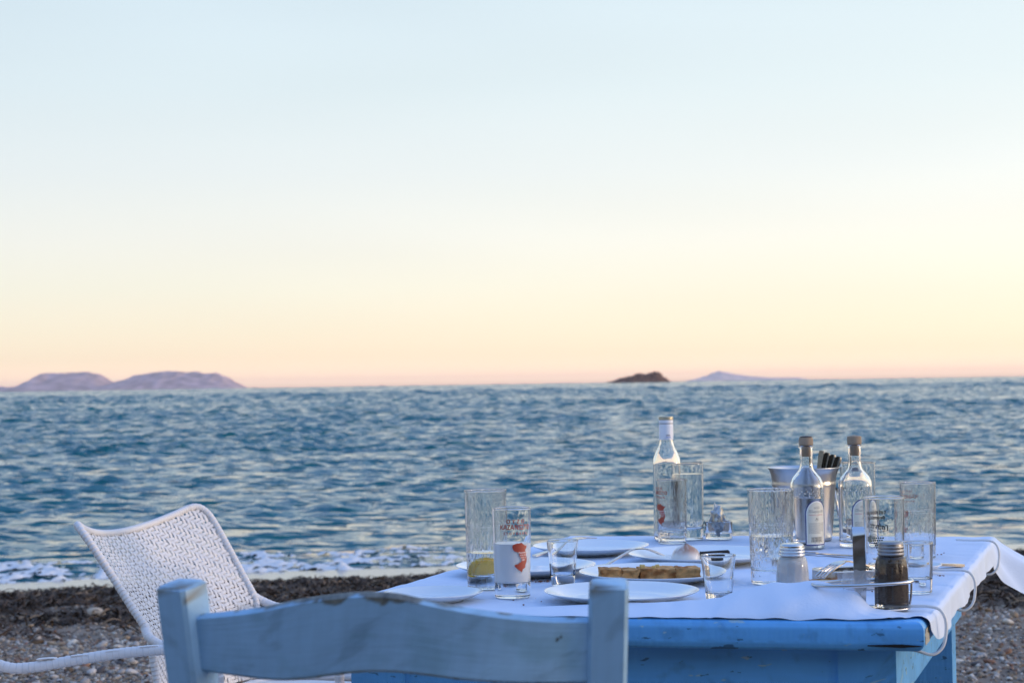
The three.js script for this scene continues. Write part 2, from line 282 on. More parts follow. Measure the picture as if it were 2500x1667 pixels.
// ------------------------------------------------------------------ an unseen taverna added behind the camera: its dark front shades inland faces
{
  const t = thing('added_taverna', 'unseen low stone taverna with a dark timber porch added as shade', 'building', [0, 0, 8.5]);
  const stoneM = std([0.15, 0.12, 0.10], 0.9, { bumpMap: rough256, bumpScale: 0.02 }), timber = std([0.06, 0.04, 0.03], 0.8), pane = std([0.03, 0.035, 0.04], 0.1);
  const b = (w, h, d, x, y, z) => { const g = new THREE.BoxGeometry(w, h, d); g.translate(x, y, z); return g; };
  obj('wall', b(24, 4.4, 0.4, 0, 2.1, 0.2), stoneM, t);
  obj('roof', b(24.6, 0.25, 6, 0, 4.45, 2.6), timber, t);
  obj('porch_roof', b(22, 0.12, 3.0, 0, 3.05, -1.52), timber, t);
  for (let k = -3; k <= 3; k++) obj('porch_post', b(0.14, 3.0, 0.14, k * 3.4 + 1.7, 1.48, -2.9), timber, t);
  for (const x of [-7, -3.6, 3.6, 7]) { const f = obj('window', b(1.5, 1.3, 0.08, x, 1.65, -0.06), timber, t); obj('pane', b(1.3, 1.1, 0.03, x, 1.65, -0.115), pane, f); }
  const d = obj('door', b(1.7, 2.3, 0.08, 0, 1.13, -0.06), timber, t); obj('handle', b(0.05, 0.2, 0.05, 0.6, 1.05, -0.13), M.darkSteel, d);
}
// ------------------------------------------------------------------ painted wood
const tileNoise2 = (u, v, fu, fv, z, n = 4) => { const a = u * 2 * Math.PI, b = v * 2 * Math.PI, p = fu / (2 * Math.PI), q = fv / (2 * Math.PI); return fbm(Math.cos(a) * p + 11, Math.sin(a) * p + Math.cos(b) * q + 5, Math.sin(b) * q + z, n); };
function paintWood(base, chip, dark, lim, n = 1024) {      // brushed paint, 1 m a side: faint grain, small chips along the grain, smudges of dirt
  return canvasTex(n, n, (c) => {
    const im = c.createImageData(n, n);
    for (let j = 0; j < n; j++) for (let i = 0; i < n; i++) {
      const u = i / n, v = j / n, g = 1 + 0.05 * tileNoise2(u, v, 12, 110, 2, 3) + 0.12 * tileNoise(u, v, 9, 5, 5), w = tileNoise2(u, v, 34, 110, 13, 4), d = tileNoise(u, v, 30, 31, 5), m = tileNoise(u, v, 11, 17, 4);
      const k = sstep(lim, lim + 0.04, w + 0.25 * m), b = sstep(lim + 0.01, lim + 0.04, tileNoise2(u, v, 40, 130, 47, 4) + 0.3 * m), dirt = 0.35 * sstep(0.1, 0.4, d);
      for (let q = 0; q < 3; q++) { const p = base[q] * g * (1 - 0.28 * dirt); im.data[(j * n + i) * 4 + q] = clamp((p * (1 - k) + chip[q] * k) * (1 - b) + dark[q] * b, 0, 255); }
      im.data[(j * n + i) * 4 + 3] = 255;
    }
    c.putImageData(im, 0, 0);
  });
}
const woodBump = dataTex(512, (u, v) => { const n = 0.5 + 0.5 * tileNoise(u, v * 0.15, 120, 4, 3) + 0.3 * tileNoise(u, v, 18, 6, 5); return [n, n, n]; });
const bluePaint = paintWood([98, 172, 232], [150, 186, 206], [62, 112, 152], 0.34), palePaint = paintWood([148, 188, 217], [118, 122, 122], [84, 92, 98], 0.50);
M.blue = std([1, 1, 1], 0.42, { map: bluePaint, bumpMap: woodBump, bumpScale: 0.002 });
M.pale = std([1, 1, 1], 0.5, { map: palePaint, bumpMap: woodBump, bumpScale: 0.002 });

// ------------------------------------------------------------------ the table: a slightly skewed top; u runs from the right edge leftwards, v from the near edge to the far one
const NRx = 0.553, NRz = -2.372, Ux = -0.982, Uz = -0.19, Vx = 0.335, Vz = -0.942, TW = 0.889, TL = 1.308, TOP = 0.749;
const tp = (u, v, y) => V(NRx + u * Ux + v * Vx, y, NRz + u * Uz + v * Vz);
function tablePrism(u0, u1, v0, v1, y0, y1) {         // block along the table's own axes, with eased edges and uv in metres
  const e = 0.003, sh = new THREE.Shape();
  [[u0 + e, v0 + e], [u1 - e, v0 + e], [u1 - e, v1 - e], [u0 + e, v1 - e]].forEach(([u, v], i) => { const p = tp(u, v, 0); i ? sh.lineTo(p.x, -p.z) : sh.moveTo(p.x, -p.z); });
  const g = new THREE.ExtrudeGeometry(sh, { depth: y1 - y0 - 2 * e, bevelEnabled: true, bevelSize: e, bevelThickness: e, bevelSegments: 2 });
  g.rotateX(-Math.PI / 2); g.translate(0, y0 + e, 0); return g;
}
{
  const t = thing('taverna_table', 'blue painted wooden table laid with a white cloth beside the sea', 'table', [0, 0, 0]);
  const sh = new THREE.Shape(), b = 0.013;
  [[b, b], [TW - b, b], [TW - b, TL - b], [b, TL - b]].forEach(([u, v], i) => { const p = tp(u, v, 0); i ? sh.lineTo(p.x, -p.z) : sh.moveTo(p.x, -p.z); });
  const g = new THREE.ExtrudeGeometry(sh, { depth: 0.042 - 2 * b, bevelEnabled: true, bevelSize: b, bevelThickness: b, bevelSegments: 5 });
  g.rotateX(-Math.PI / 2); g.translate(0, TOP - 0.042 + b, 0);
  obj('tabletop', toCreasedNormals(g, 0.5), M.blue, t);
  // worn corner: bare wood showing through the paint on the end of the front board
  const worn = grid(10, 6, (u, v) => { const q = tp(-0.0012 + 0.004 * Math.abs(noise(v * 5, 3)), 0.014 + 0.05 * u, TOP - 0.012 - 0.022 * v); return q; });
  obj('bare_wood_edge', worn, std([0.42, 0.40, 0.34], 0.8, { bumpMap: woodBump, bumpScale: 0.001 }), t);
  const crack = slab([[0.003, 0.0], [0.03, 0.004], [0.06, 0.0018], [0.075, 0.0003]].map(([u, h]) => { const q = tp(u, -0.0004, TOP - 0.033); return { p: [q.x, q.y, q.z], w: 0.002, t: h + 0.0006 }; }));
  obj('split_in_front_edge', crack, std([0.012, 0.010, 0.008], 0.95), t);
  const y1 = TOP - 0.0425, y0 = y1 - 0.1;
  for (const [u, v] of [[0.045, 0.06], [TW - 0.135, 0.06], [0.075, TL - 0.16], [TW - 0.135, TL - 0.16]]) obj('leg', tablePrism(u, u + 0.08, v, v + 0.08, beachY(tp(u, v, 0).x, tp(u, v, 0).z) - 0.03, y1), M.blue, t);
  obj('apron', tablePrism(0.125, TW - 0.135, 0.067, 0.089, y0, y1), M.blue, t);
  obj('apron', tablePrism(0.125, TW - 0.135, TL - 0.11, TL - 0.09, y0, y1), M.blue, t);
  obj('apron', tablePrism(0.055, 0.077, 0.14, TL - 0.16, y0, y1), M.blue, t);
  obj('apron', tablePrism(TW - 0.08, TW - 0.06, 0.14, TL - 0.16, y0, y1), M.blue, t);
}
// ------------------------------------------------------------------ tablecloth with its wind-lifted near edge and blown corner
{
  const ridge = [[0, 0], [0.02, 0.001], [0.07, 0.007], [0.115, 0.033], [0.157, 0.043], [0.207, 0.040], [0.255, 0.033], [0.30, 0.018], [0.40, 0.012], [0.5, 0.008], [0.6, 0.004], [0.889, 0.002]];
  const A = (u) => { if (u <= 0) return 0; let k = 0; while (k < ridge.length - 2 && ridge[k + 1][0] < u) k++; const [a, ha] = ridge[k], [b, hb] = ridge[k + 1]; return ha + (hb - ha) * sstep(0, 1, clamp((u - a) / (b - a))); };
  const nu = 230, nv = 330, u0 = -0.17, u1 = TW + 0.13, v0 = 0.007, v1 = TL + 0.05;
  const g = grid(nu, nv, (s, q) => {
    let u = u0 + (u1 - u0) * s, v = v0 + (v1 - v0) * q;
    const corner = sstep(1.12, 1.27, v);
    if (u < 0) u *= (0.044 + 0.12 * corner + 0.008 * noise(v * 6, 2) - 0.032 * sstep(0.11, 0.01, v)) / 0.17;
    v += 0.030 * sstep(0.05, 0.0, v) * sstep(0.06, -0.01, u);
    if (u > TW) u = TW + (u - TW) * (0.10 + 0.03 * noise(v * 4, 8)) / 0.13;
    const cu = clamp(u, 0.006, TW - 0.006), cv = clamp(v, 0, TL - 0.006), r = 0.012;
    const bend = (e, blow) => { const lim = r * (Math.PI / 2 - blow); if (e <= 0) return [0, 0]; if (e < lim) { const a = e / r; return [r * Math.sin(a), r * (1 - Math.cos(a))]; } const a = Math.PI / 2 - blow; return [r * Math.sin(a) + (e - lim) * Math.sin(blow), r * (1 - Math.cos(a)) + (e - lim) * Math.cos(blow)]; };
    const right = bend(Math.max(0, 0.006 - u), 0.06 + 0.75 * corner), left = bend(Math.max(0, u - TW + 0.006), 0.05), far = bend(Math.max(0, v - TL + 0.006), 0.1);
    const P = tp(cu - right[0] + left[0], cv + far[0], 0.7514);
    let y = -right[1] - left[1] - far[1];
    const on = right[1] + left[1] + far[1] < 0.002 ? 1 : 0;
    const crease = Math.exp(-(((u - 0.29 - 0.01 * noise(v * 5, 1)) / 0.004) ** 2)) + Math.exp(-(((v - 0.42 - 0.008 * noise(u * 6, 4)) / 0.004) ** 2)) + Math.exp(-(((v - 0.86) / 0.004) ** 2)) + 0.8 * Math.max(0, 1 - Math.abs(noise(u * 6, v * 5, 12)) * 9);
    y += on * Math.max(-0.0019, 0.0013 * noise(u * 9, v * 7, 3) + 0.0009 * noise(u * 28, v * 20, 8) - 0.0011 * crease - 0.0006);
    const a = A(u) * (1 + 0.12 * noise(u * 14, 5)), t = v - v0, w = 0.05 + 0.035 * clamp(a / 0.04);
    if (a > 0.0005 && on) { y += a * clamp(t / w) ** 0.75 * (1 - sstep(w * 1.02, w * 1.02 + 0.034, t)) + 0.0035 * noise(u * 26, v * 16, 1) * sstep(0.005, 0.02, a) * (1 - sstep(0.1, 0.14, t)); }
    // hanging cloth ripples a little
    y += on * 0.007 * Math.max(0, 0.35 - Math.abs(noise(u * 34, v * 40, 6))) * sstep(0.13, 0.03, u) * sstep(0.1, 0.03, v);
    const hang = right[1] + left[1];
    P.x += (0.010 * noise(v * 13, hang * 10, 4) + 0.05 * corner * noise(v * 22, hang * 9, 9)) * clamp(hang / 0.05); P.z += 0.012 * noise(v * 10, hang * 8, 14) * clamp(hang / 0.05);
    P.y += y; return P;
  }, { uvScale: [8, 10] });
  tag(obj('tablecloth', g, M.cloth), 'white tablecloth with lifted near edge and a corner blown out by wind', 'tablecloth');
}
// three white wire clips that hold the cloth along the right edge
[['white wire clip beside the pepper shaker end of the table', 0.1], ['white wire clip on the middle of the table edge', 0.585], ['white wire clip next to the blown corner of the tablecloth', 1.14]].forEach(([label, v]) => {
  const y = 0.7575, q = (u, h, dv = 0) => tp(u, v + dv, y + h);
  const path = [q(0.062, 0.001), q(0.03, 0), q(0.004, 0), q(-0.011, -0.004), q(-0.0185, -0.016), q(-0.0195, -0.036), q(-0.015, -0.056, -0.004), q(-0.002, -0.066, -0.01), q(0.02, -0.0605, -0.014), q(0.04, -0.0555, -0.016)];
  const c = obj('tablecloth_clip', sweep(path, 0.0023, 10, 60), M.cord); tag(c, label, 'clip', 'tablecloth clips');
});

// ------------------------------------------------------------------ glassware
const CLOTH = 0.7522;
const rAt = (rb, rt, h) => (y) => rb + (rt - rb) * clamp(y / h);
function cupGeometry(rb, rt, h, base, wall) {
  const r = rAt(rb, rt, h);
  return lathe(bev([[0, 0.0006], [rb * 0.78, 0.0006], [rb * 0.82, 0], [rb - 0.0016, 0], [rb, 0.0018], [r(h * 0.3), h * 0.3], [r(h * 0.65), h * 0.65], [rt, h - 0.0022], [rt + 0.0003, h - 0.0012], [rt - 0.0004, h - 0.0002], [rt - wall * 0.5, h], [rt - wall + 0.0003, h - 0.0002], [rt - wall, h - 0.0014], [r(h * 0.6) - wall, h * 0.6], [r(base + 0.02) - wall, base + 0.02], [r(base) - wall - 0.0012, base + 0.0022], [rb * 0.7, base], [0, base]], 0.0005), 56);
}
function liquidGeometry(rb, rt, h, base, wall, level) {
  const r = (y) => rAt(rb, rt, h)(y) - wall + 0.0002;
  return lathe(bev([[0, base - 0.0002], [rb * 0.7, base - 0.0002], [r(base) - 0.0012, base + 0.002], [r(base + 0.02), base + 0.02], [r(level), level], [r(level) - 0.0006, level - 0.0004], [0, level - 0.0006]], 0.0003), 48);
}
function patch(r, a, da, y0, y1, out = 0.0004) { return grid(28, 8, (u, v) => { const y = y0 + (y1 - y0) * v, t = a + (u - 0.5) * da, q = r(y) + out; return [Math.sin(t) * q, y, Math.cos(t) * q]; }); }
function printMaterial(tex) { return new THREE.MeshStandardMaterial({ map: tex, alphaTest: 0.45, roughness: 0.5, side: THREE.DoubleSide }); }
function poly(c, pts) { c.beginPath(); pts.forEach(([x, y], i) => i ? c.lineTo(x, y) : c.moveTo(x, y)); c.closePath(); c.fill(); }
const ouzoPrint = canvasTex(768, 1024, (c) => {         // 63 mm x 84 mm
  c.fillStyle = '#a3402a'; c.textAlign = 'center';
  c.font = 'bold 100px sans-serif'; c.fillText('Ο Υ Ζ Ο', 384, 78);
  c.font = 'bold 128px sans-serif'; c.save(); c.translate(384, 196); c.scale(0.86, 1); c.fillText('ΚΑΖΑΝΙΣΤΟ', 0, 0); c.restore();
  c.font = 'bold 66px sans-serif'; c.fillText('Σ Τ Ο Υ Π Α Κ Η', 384, 292);
  const k = 1.71, ox = 470 - 825 * k, oy = 440 - 802 * k;
  poly(c, [[733, 842], [742, 826], [765, 815], [790, 808], [812, 810], [830, 802], [846, 806], [858, 822], [872, 828], [884, 838], [906, 834], [908, 852], [896, 872], [886, 886], [892, 904], [902, 918], [898, 940], [908, 962], [912, 992], [904, 1020], [890, 1044], [888, 1074], [868, 1086], [852, 1092], [846, 1112], [838, 1126], [820, 1108], [800, 1098], [782, 1080], [762, 1062], [754, 1048], [772, 1036], [796, 1036], [812, 1022], [830, 1012], [838, 992], [834, 972], [818, 958], [812, 936], [804, 914], [786, 902], [764, 898], [746, 884], [738, 866]].map(([x, y]) => [x * k + ox, y * k + oy]));
  c.fillStyle = '#efe4dc'; c.font = 'italic bold 40px serif'; ['Παράδοση', 'στη Χίο', 'από το', '1897'].forEach((t, i) => c.fillText(t, 530, 640 + i * 46));
});
const tsipouroPrint = canvasTex(640, 1024, (c) => {     // 45 mm x 73 mm
  c.fillStyle = '#0f1f18'; c.strokeStyle = '#0f1f18'; c.textAlign = 'center';
  c.lineWidth = 7; c.font = 'bold 122px sans-serif'; c.fillText('τσίπουρο', 320, 104); c.strokeText('τσίπουρο', 320, 104); c.font = 'bold 98px sans-serif'; c.fillText('Θεσσαλίας', 320, 220); c.strokeText('Θεσσαλίας', 320, 220);
  c.font = 'italic bold 176px serif'; c.save(); c.translate(320, 440); c.rotate(-0.16); c.scale(0.84, 1); c.fillText('Τσάνταλη', 0, 0); c.strokeText('Τσάνταλη', 0, 0); c.restore();
  c.lineWidth = 12; c.beginPath(); c.moveTo(60, 500); c.quadraticCurveTo(330, 560, 600, 380); c.stroke();
  c.fillStyle = '#17492b'; for (let r = 0; r < 6; r++) for (let i = 0; i < 6 - r; i++) { c.beginPath(); c.arc(260 + (i - (5 - r) / 2) * 54, 660 + r * 56, 22, 0, 6.3); c.fill(); }
  poly(c, [[430, 620], [490, 560], [520, 620], [600, 600], [570, 670], [620, 720], [540, 730], [520, 800], [470, 740], [400, 740], [440, 690]]);
  c.lineWidth = 9; c.beginPath(); c.arc(360, 690, 120, 3.4, 5.9); c.stroke();
});
const ouzoPrintMat = printMaterial(ouzoPrint), tsipouroMat = printMaterial(tsipouroPrint);
const dropBump = dataTex(512, (u, v) => { const n = sstep(0.1, 0.3, tileNoise(u, v, 42, 2, 2)) * 0.6 + 0.5 * tileNoise(u, v * 0.5, 16, 6, 3); return [n, n, n]; });
M.wetGlass = phys([0.985, 0.995, 0.99], 0.0, { transmission: 1, thickness: 0.01, ior: 1.5, bumpMap: dropBump, bumpScale: 0.0004 });
function drinkingGlass(name, label, [x, z], { rb, rt, h, base = 0.02, wall = 0.0022, level = 0, liquid = 'water', print, at = 0, wet, group, turn = 0 }) {
  const t = thing(name, label, 'glass', [x, CLOTH, z], turn, group), r = rAt(rb, rt, h);
  const g = cupGeometry(rb, rt, h, base, wall); if (wet) { const uv = g.attributes.uv; for (let i = 0; i < uv.count; i++) uv.setXY(i, uv.getX(i) * 2, uv.getY(i) * 2); }
  obj('glass_wall', g, wet ? M.wetGlass : M.glass, t);
  if (level) obj(liquid === 'water' ? 'water' : 'cloudy_ouzo', liquidGeometry(rb, rt, h, base, wall, level), M[liquid === 'water' ? 'water' : 'milky'], t);
  if (print) { const green = print === tsipouroMat, w = (green ? 0.045 : 0.063) / (rb + rt) * 2, top = green ? 0.110 : h * 0.885; obj('print', patch(r, at, w, top - (green ? 0.073 : 0.084 * h / 0.1376), top), print, t); }
  return t;
}
const tall = { rb: 0.0308, rt: 0.0343, h: 0.158, base: 0.021 }, ouzo = { rb: 0.0274, rt: 0.0302, h: 0.1376, base: 0.023, wall: 0.0021 };
drinkingGlass('tall_glass', 'tall wet glass of water with a lemon wedge at its bottom', [-0.047, -2.819], { ...tall, level: 0.058, wet: true, group: 'tall water glasses' });
drinkingGlass('ouzo_glass', 'printed glass half filled with cloudy white ouzo', [-0.005, -2.693], { ...ouzo, level: 0.0835, liquid: 'ouzo', print: ouzoPrintMat, at: 0.22, group: 'printed ouzo glasses' });
drinkingGlass('ouzo_glass', 'empty printed ouzo glass in front of the white capped bottle', [0.32, -3.551], { ...ouzo, rb: 0.0292, rt: 0.0318, h: 0.130, print: ouzoPrintMat, at: -1.17, wet: true, group: 'printed ouzo glasses' });
drinkingGlass('ouzo_glass', 'empty printed ouzo glass wet inside with red mirrored lettering', [0.737, -3.185], { ...ouzo, rb: 0.0300, rt: 0.0325, h: 0.138, print: ouzoPrintMat, at: Math.PI + 0.57, wet: true, group: 'printed ouzo glasses' });
drinkingGlass('tsipouro_glass', 'glass with dark green mirrored lettering behind the pepper shaker', [0.6075, -2.87], { rb: 0.031, rt: 0.0338, h: 0.1335, base: 0.02, print: tsipouroMat, at: Math.PI + 0.28 });
drinkingGlass('tall_glass', 'tall glass filled almost to the brim beside the white capped bottle', [0.362, -3.636], { ...tall, rt: 0.0335, level: 0.136, group: 'tall water glasses' });
drinkingGlass('tall_glass', 'tall glass half full of water near the salt shaker', [0.415, -2.825], { ...tall, rb: 0.0335, rt: 0.0372, h: 0.152, level: 0.077, wet: true, group: 'tall water glasses' });
drinkingGlass('tall_glass', 'tall empty glass behind the right corked bottle', [0.702, -3.56], { ...tall, rt: 0.0358, rb: 0.033, group: 'tall water glasses' });
drinkingGlass('shot_glass', 'empty shot glass beside the plate with the bread slab', [0.077, -2.838], { rb: 0.0188, rt: 0.0258, h: 0.074, base: 0.016, wall: 0.0022, group: 'shot glasses' });
drinkingGlass('shot_glass', 'empty shot glass next to the empty near plate and the lifted cloth', [0.303, -2.606], { rb: 0.0188, rt: 0.026, h: 0.069, base: 0.012, wall: 0.0022, group: 'shot glasses' });
drinkingGlass('shot_glass', 'empty shot glass beside the saucer and pepper shaker', [0.612, -2.668], { rb: 0.0238, rt: 0.0265, h: 0.078, base: 0.021, wall: 0.0022, group: 'shot glasses' });
{ // the lemon wedge in the water of the first tall glass
  const t = thing('lemon_wedge', 'yellow lemon wedge lying in the water of the tall glass', 'lemon', [-0.047, CLOTH + 0.0245, -2.819]);
  const sec = (r, th) => { const s = new THREE.Shape(); s.moveTo(-r, 0); s.absarc(0, 0, r, Math.PI, 0, true); s.lineTo(-r, 0); return new THREE.ExtrudeGeometry(s, { depth: th, bevelEnabled: true, bevelSize: 0.0012, bevelThickness: 0.0012, bevelSegments: 2, curveSegments: 20 }); };
  const rind = sec(0.0235, 0.013); rind.translate(0, 0, -0.0065); obj('rind', rind, std([1, 0.64, 0.01], 0.45, { bumpMap: grain, bumpScale: 0.0006 }), t);
  const flesh = sec(0.0198, 0.0165); flesh.translate(0, 0, -0.00825); obj('flesh', flesh, std([0.95, 0.70, 0.10], 0.4), t);
  t.rotation.set(0.1, 0.35, 0.12);
}
// ------------------------------------------------------------------ bottles
{
  const t = thing('ouzo_bottle', 'slim clear bottle with white screw cap behind the empty ouzo glass', 'bottle', [0.318, CLOTH, -3.625]);
  const R = 0.0288, out = [[0, 0.002], [0.02, 0.0015], [0.024, 0], [R - 0.002, 0.0005], [R, 0.004], [R, 0.12], [R, 0.158], [0.0275, 0.168], [0.0235, 0.180], [0.0175, 0.192], [0.0148, 0.200], [0.0139, 0.209], [0.0137, 0.245], [0.0137, 0.252]];
  const inn = [[0.0112, 0.252], [0.0112, 0.209], [0.0125, 0.199], [0.0155, 0.19], [0.0212, 0.178], [0.0253, 0.166], [0.0268, 0.157], [0.0268, 0.12], [0.0268, 0.010], [0.024, 0.0065], [0, 0.008]];
  obj('glass_body', lathe([...out, ...inn], 56), M.glass, t);
  const cap = obj('cap', lathe(bev([[0.0142, 0.208], [0.0146, 0.208], [0.0146, 0.228], [0.0150, 0.2295], [0.0146, 0.231], [0.0146, 0.2335], [0.0150, 0.235], [0.0146, 0.2365], [0.0146, 0.247], [0.0148, 0.250], [0.0138, 0.2535], [0, 0.2535]], 0.0003), 40), M.white, t);
  obj('gold_rim', lathe(bev([[0.0149, 0.2485], [0.0152, 0.2495], [0.0152, 0.2535], [0.0144, 0.256], [0, 0.256]], 0.0004), 40), M.gold, cap);
  obj('black_line', lathe([[0.01465, 0.2405], [0.01485, 0.2407], [0.01485, 0.2416], [0.01465, 0.2418]], 40), std([0.02, 0.02, 0.03], 0.5), cap);
  const tx = canvasTex(256, 128, (c) => { c.textAlign = 'center'; c.fillStyle = '#3c3f55'; c.font = 'bold 44px sans-serif'; c.fillText('OYZO', 128, 46); c.fillStyle = '#3f78c8'; c.font = 'bold 30px sans-serif'; c.fillText('ΤΥΡΝΑΒΟΥ', 128, 86); c.fillRect(0, 108, 256, 5); });
  obj('cap_lettering', patch(() => 0.0146, 0.2, 1.35, 0.2085, 0.2195, 0.0003), printMaterial(tx), cap);
}
const backLabel = canvasTex(640, 1024, (c) => {
  const arch = (m) => { c.beginPath(); c.moveTo(m, 1024 - m); c.lineTo(m, 300); c.arc(320, 300 + m * 0.1, 320 - m, Math.PI, 0); c.lineTo(640 - m, 1024 - m); c.closePath(); c.fill(); };
  c.fillStyle = '#14266e'; arch(2); c.fillStyle = '#e6e4da'; arch(26); c.fillStyle = '#d8d3bf'; arch(52);
  c.textAlign = 'center'; c.fillStyle = '#4a4a48'; c.font = 'italic 82px serif'; c.fillText('ούζο', 320, 190); c.font = 'italic 86px serif'; c.fillText('Πλωμαρίου', 320, 275);
  c.fillStyle = '#b0453a'; c.font = 'italic 46px serif'; c.fillText('Ισιδώρου Αρβανίτου', 320, 340); c.fillRect(296, 362, 48, 4);
  c.fillStyle = '#33332f'; c.font = 'bold 76px serif'; c.fillText('Αi', 320, 445); c.lineWidth = 4; c.strokeStyle = '#55534c'; c.beginPath(); c.arc(320, 395, 75, 0.6, 2.5); c.stroke();
  c.fillStyle = '#6b6a62'; for (let i = 0; i < 11; i++) { let x = 84; const y = 510 + i * 23; while (x < 550 - (i > 8 ? 160 : 0)) { const w = rr(16, 58); c.fillRect(x, y, Math.min(w, 556 - x), 7); x += w + 9; } }
  c.fillStyle = '#22211e'; let x = 150; while (x < 480) { const w = 3 + rnd() * 9; c.fillRect(x, 830, w, 118); x += w + 3 + rnd() * 8; }
  c.font = '30px sans-serif'; c.fillText('5 201 234 000', 320, 980);
});
const backLabelMat = printMaterial(backLabel);
function corkedBottle(label, [x, z], at, corkTop, level) {
  const t = thing('corked_bottle', label, 'bottle', [x, CLOTH, z], 0, 'corked ouzo bottles'), R = 0.0326;
  const out = [[0, 0.003], [0.022, 0.0018], [0.027, 0], [R - 0.002, 0.0006], [R, 0.0045], [R, 0.06], [R, 0.118], [0.0315, 0.127], [0.0275, 0.137], [0.020, 0.146], [0.0148, 0.1525], [0.0128, 0.160], [0.0124, 0.170], [0.0124, 0.1925], [0.0142, 0.1945], [0.0144, 0.1975], [0.0134, 0.1992]];
  const inn = [[0.0104, 0.1992], [0.0096, 0.196], [0.0096, 0.168], [0.0103, 0.159], [0.0124, 0.1505], [0.018, 0.1435], [0.0252, 0.1345], [0.0289, 0.126], [0.030, 0.117], [0.030, 0.06], [0.030, 0.014], [0.027, 0.0095], [0, 0.011]];
  obj('glass_body', lathe([...out, ...inn], 56), M.glass, t);
  if (level) obj('ouzo', lathe(bev([[0, 0.0108], [0.027, 0.0093], [0.0302, 0.014], [0.0302, level], [0.0296, level - 0.0004], [0, level - 0.0006]], 0.0003), 48), M.water, t);
  const cork = obj('cork_stopper', lathe(bev([[0, 0.178], [0.0088, 0.178], [0.0092, 0.1992], [0.0128, 0.1994], [0.0138, 0.2015], [0.0139, 0.210], [corkTop ? 0.0137 : 0.0125, 0.2155], [0, 0.2177]], 0.0008), 36), M.cork, t);
  if (!corkTop) obj('dark_cork_disc', lathe([[0, 0.2184], [0.0118, 0.2171], [0.0122, 0.2162]], 36), std([0.05, 0.045, 0.045], 0.6), cork);
  obj('label', patch(() => R, at, 1.42, 0.0075, 0.094, 0.0004), backLabelMat, t);
  // relief lettering moulded round the shoulder, as small raised drops of glass
  const beads = []; for (let k = 0; k < 54; k++) { const a = k / 54 * 2 * Math.PI, y = 0.108 + 0.004 * ((k * 7) % 3 - 1), s = new THREE.SphereGeometry(0.0011, 6, 5); s.scale(1, 1.7, 0.6); s.rotateY(a); s.translate(Math.sin(a) * R, y, Math.cos(a) * R); beads.push(s); }
  obj('moulded_relief', beads, M.glass, t);
  return t;
}
corkedBottle('corked clear bottle with arched label in front of the steel bucket', [0.571, -3.402], 0.42, false, 0.098);
corkedBottle('corked clear bottle with arched label behind the green lettered glass', [0.668, -3.415], 0.28, true, 0);

// ------------------------------------------------------------------ steel bucket with cutlery
{
  const t = thing('steel_bucket', 'stainless steel bucket holding cutlery behind the left corked bottle', 'bucket', [0.594, CLOTH, -3.575]);
  obj('pail', lathe([[0, 0.004], [0.048, 0.003], [0.052, 0], [0.0546, 0.002], [0.0556, 0.008], [0.0602, 0.06], [0.0640, 0.108], [0.0650, 0.112], [0.0655, 0.116], [0.0648, 0.119], [0.0652, 0.122], [0.0672, 0.136], [0.0695, 0.143], [0.0728, 0.147], [0.0732, 0.1485], [0.0722, 0.149], [0.0685, 0.1445], [0.0662, 0.137], [0.0640, 0.119], [0.0592, 0.06], [0.0548, 0.009], [0.05, 0.005], [0, 0.0055]], 72), M.brushed, t);
  for (const s of [-1, 1]) {
    const lug = slab([{ p: [s * 0.0640, 0.108, 0], w: 0.014, t: 0.002 }, { p: [s * 0.0685, 0.104, 0], w: 0.014, t: 0.002 }, { p: [s * 0.0690, 0.096, 0], w: 0.014, t: 0.002 }, { p: [s * 0.0632, 0.090, 0], w: 0.014, t: 0.002 }].map((q) => ({ ...q, side: [0, 0, 1] })));
    const br = obj('handle_bracket', lug, M.steel, t);
    const ring = new THREE.TorusGeometry(0.029, 0.0019, 10, 40); ring.rotateY(Math.PI / 2 - 0.35); ring.rotateZ(s * 0.12); ring.translate(s * 0.0695, 0.074, 0); obj('ring_handle', ring, M.steel, br);
  }
  t.rotation.y = 0.15;
  const kinds = [['knife', 0], ['knife', 1], ['knife', 2], ['knife', 3]];
  kinds.forEach(([n, k]) => {
    const bx = 0.604 + k * 0.0035, tx = 0.632 + k * 0.0105, ty = CLOTH + 0.182 - k * 0.004;
    const pts = [0, 0.25, 0.5, 0.75, 0.97, 1].map((s) => ({ p: [bx + (tx - bx) * s, CLOTH + 0.012 + (ty - CLOTH - 0.012) * s, -3.570 + 0.006 * k * s], w: s > 0.98 ? 0.010 : 0.0085 + 0.0075 * s * s, t: 0.0032, side: [0.50, -0.12, 0.86] }));
    tag(obj('table_knife', slab(pts), M.blackSteel), ['dark edged knife standing in the steel bucket next to the bottle neck', 'polished knife handle second of the row in the bucket', 'polished knife handle third of the row in the bucket', 'polished knife handle last of the row next to the tall glass'][k], 'knife', 'knives in the bucket');
  });
}
// ------------------------------------------------------------------ plates
const plateProfile = (R, H = 0.022) => [[0, 0.0022], [0.52 * R, 0.0022], [0.55 * R, 0], [0.60 * R, 0], [0.63 * R, 0.003], [0.82 * R, 0.45 * H], [0.985 * R, 0.88 * H], [R, 0.95 * H], [0.998 * R, H], [0.985 * R, 1.005 * H], [0.955 * R, 0.95 * H], [0.86 * R, 0.68 * H], [0.74 * R, 0.36 * H], [0.66 * R, 0.25 * H], [0.58 * R, 0.22 * H], [0, 0.22 * H]];
function plate(label, [x, z], R, sx = 1, H = 0.0165, turn = 0, tilt = 0, name = 'plate') {
  const g = lathe(plateProfile(R, H), 72); g.scale(sx, 1, 1);
  const p = obj(name, g, M.porcelain); p.position.set(x, CLOTH + (tilt ? 0.004 : 0), z); p.rotation.set(0, turn, tilt); tag(p, label, name === 'plate' ? 'plate' : 'saucer', 'white plates on the table'); return p;
}
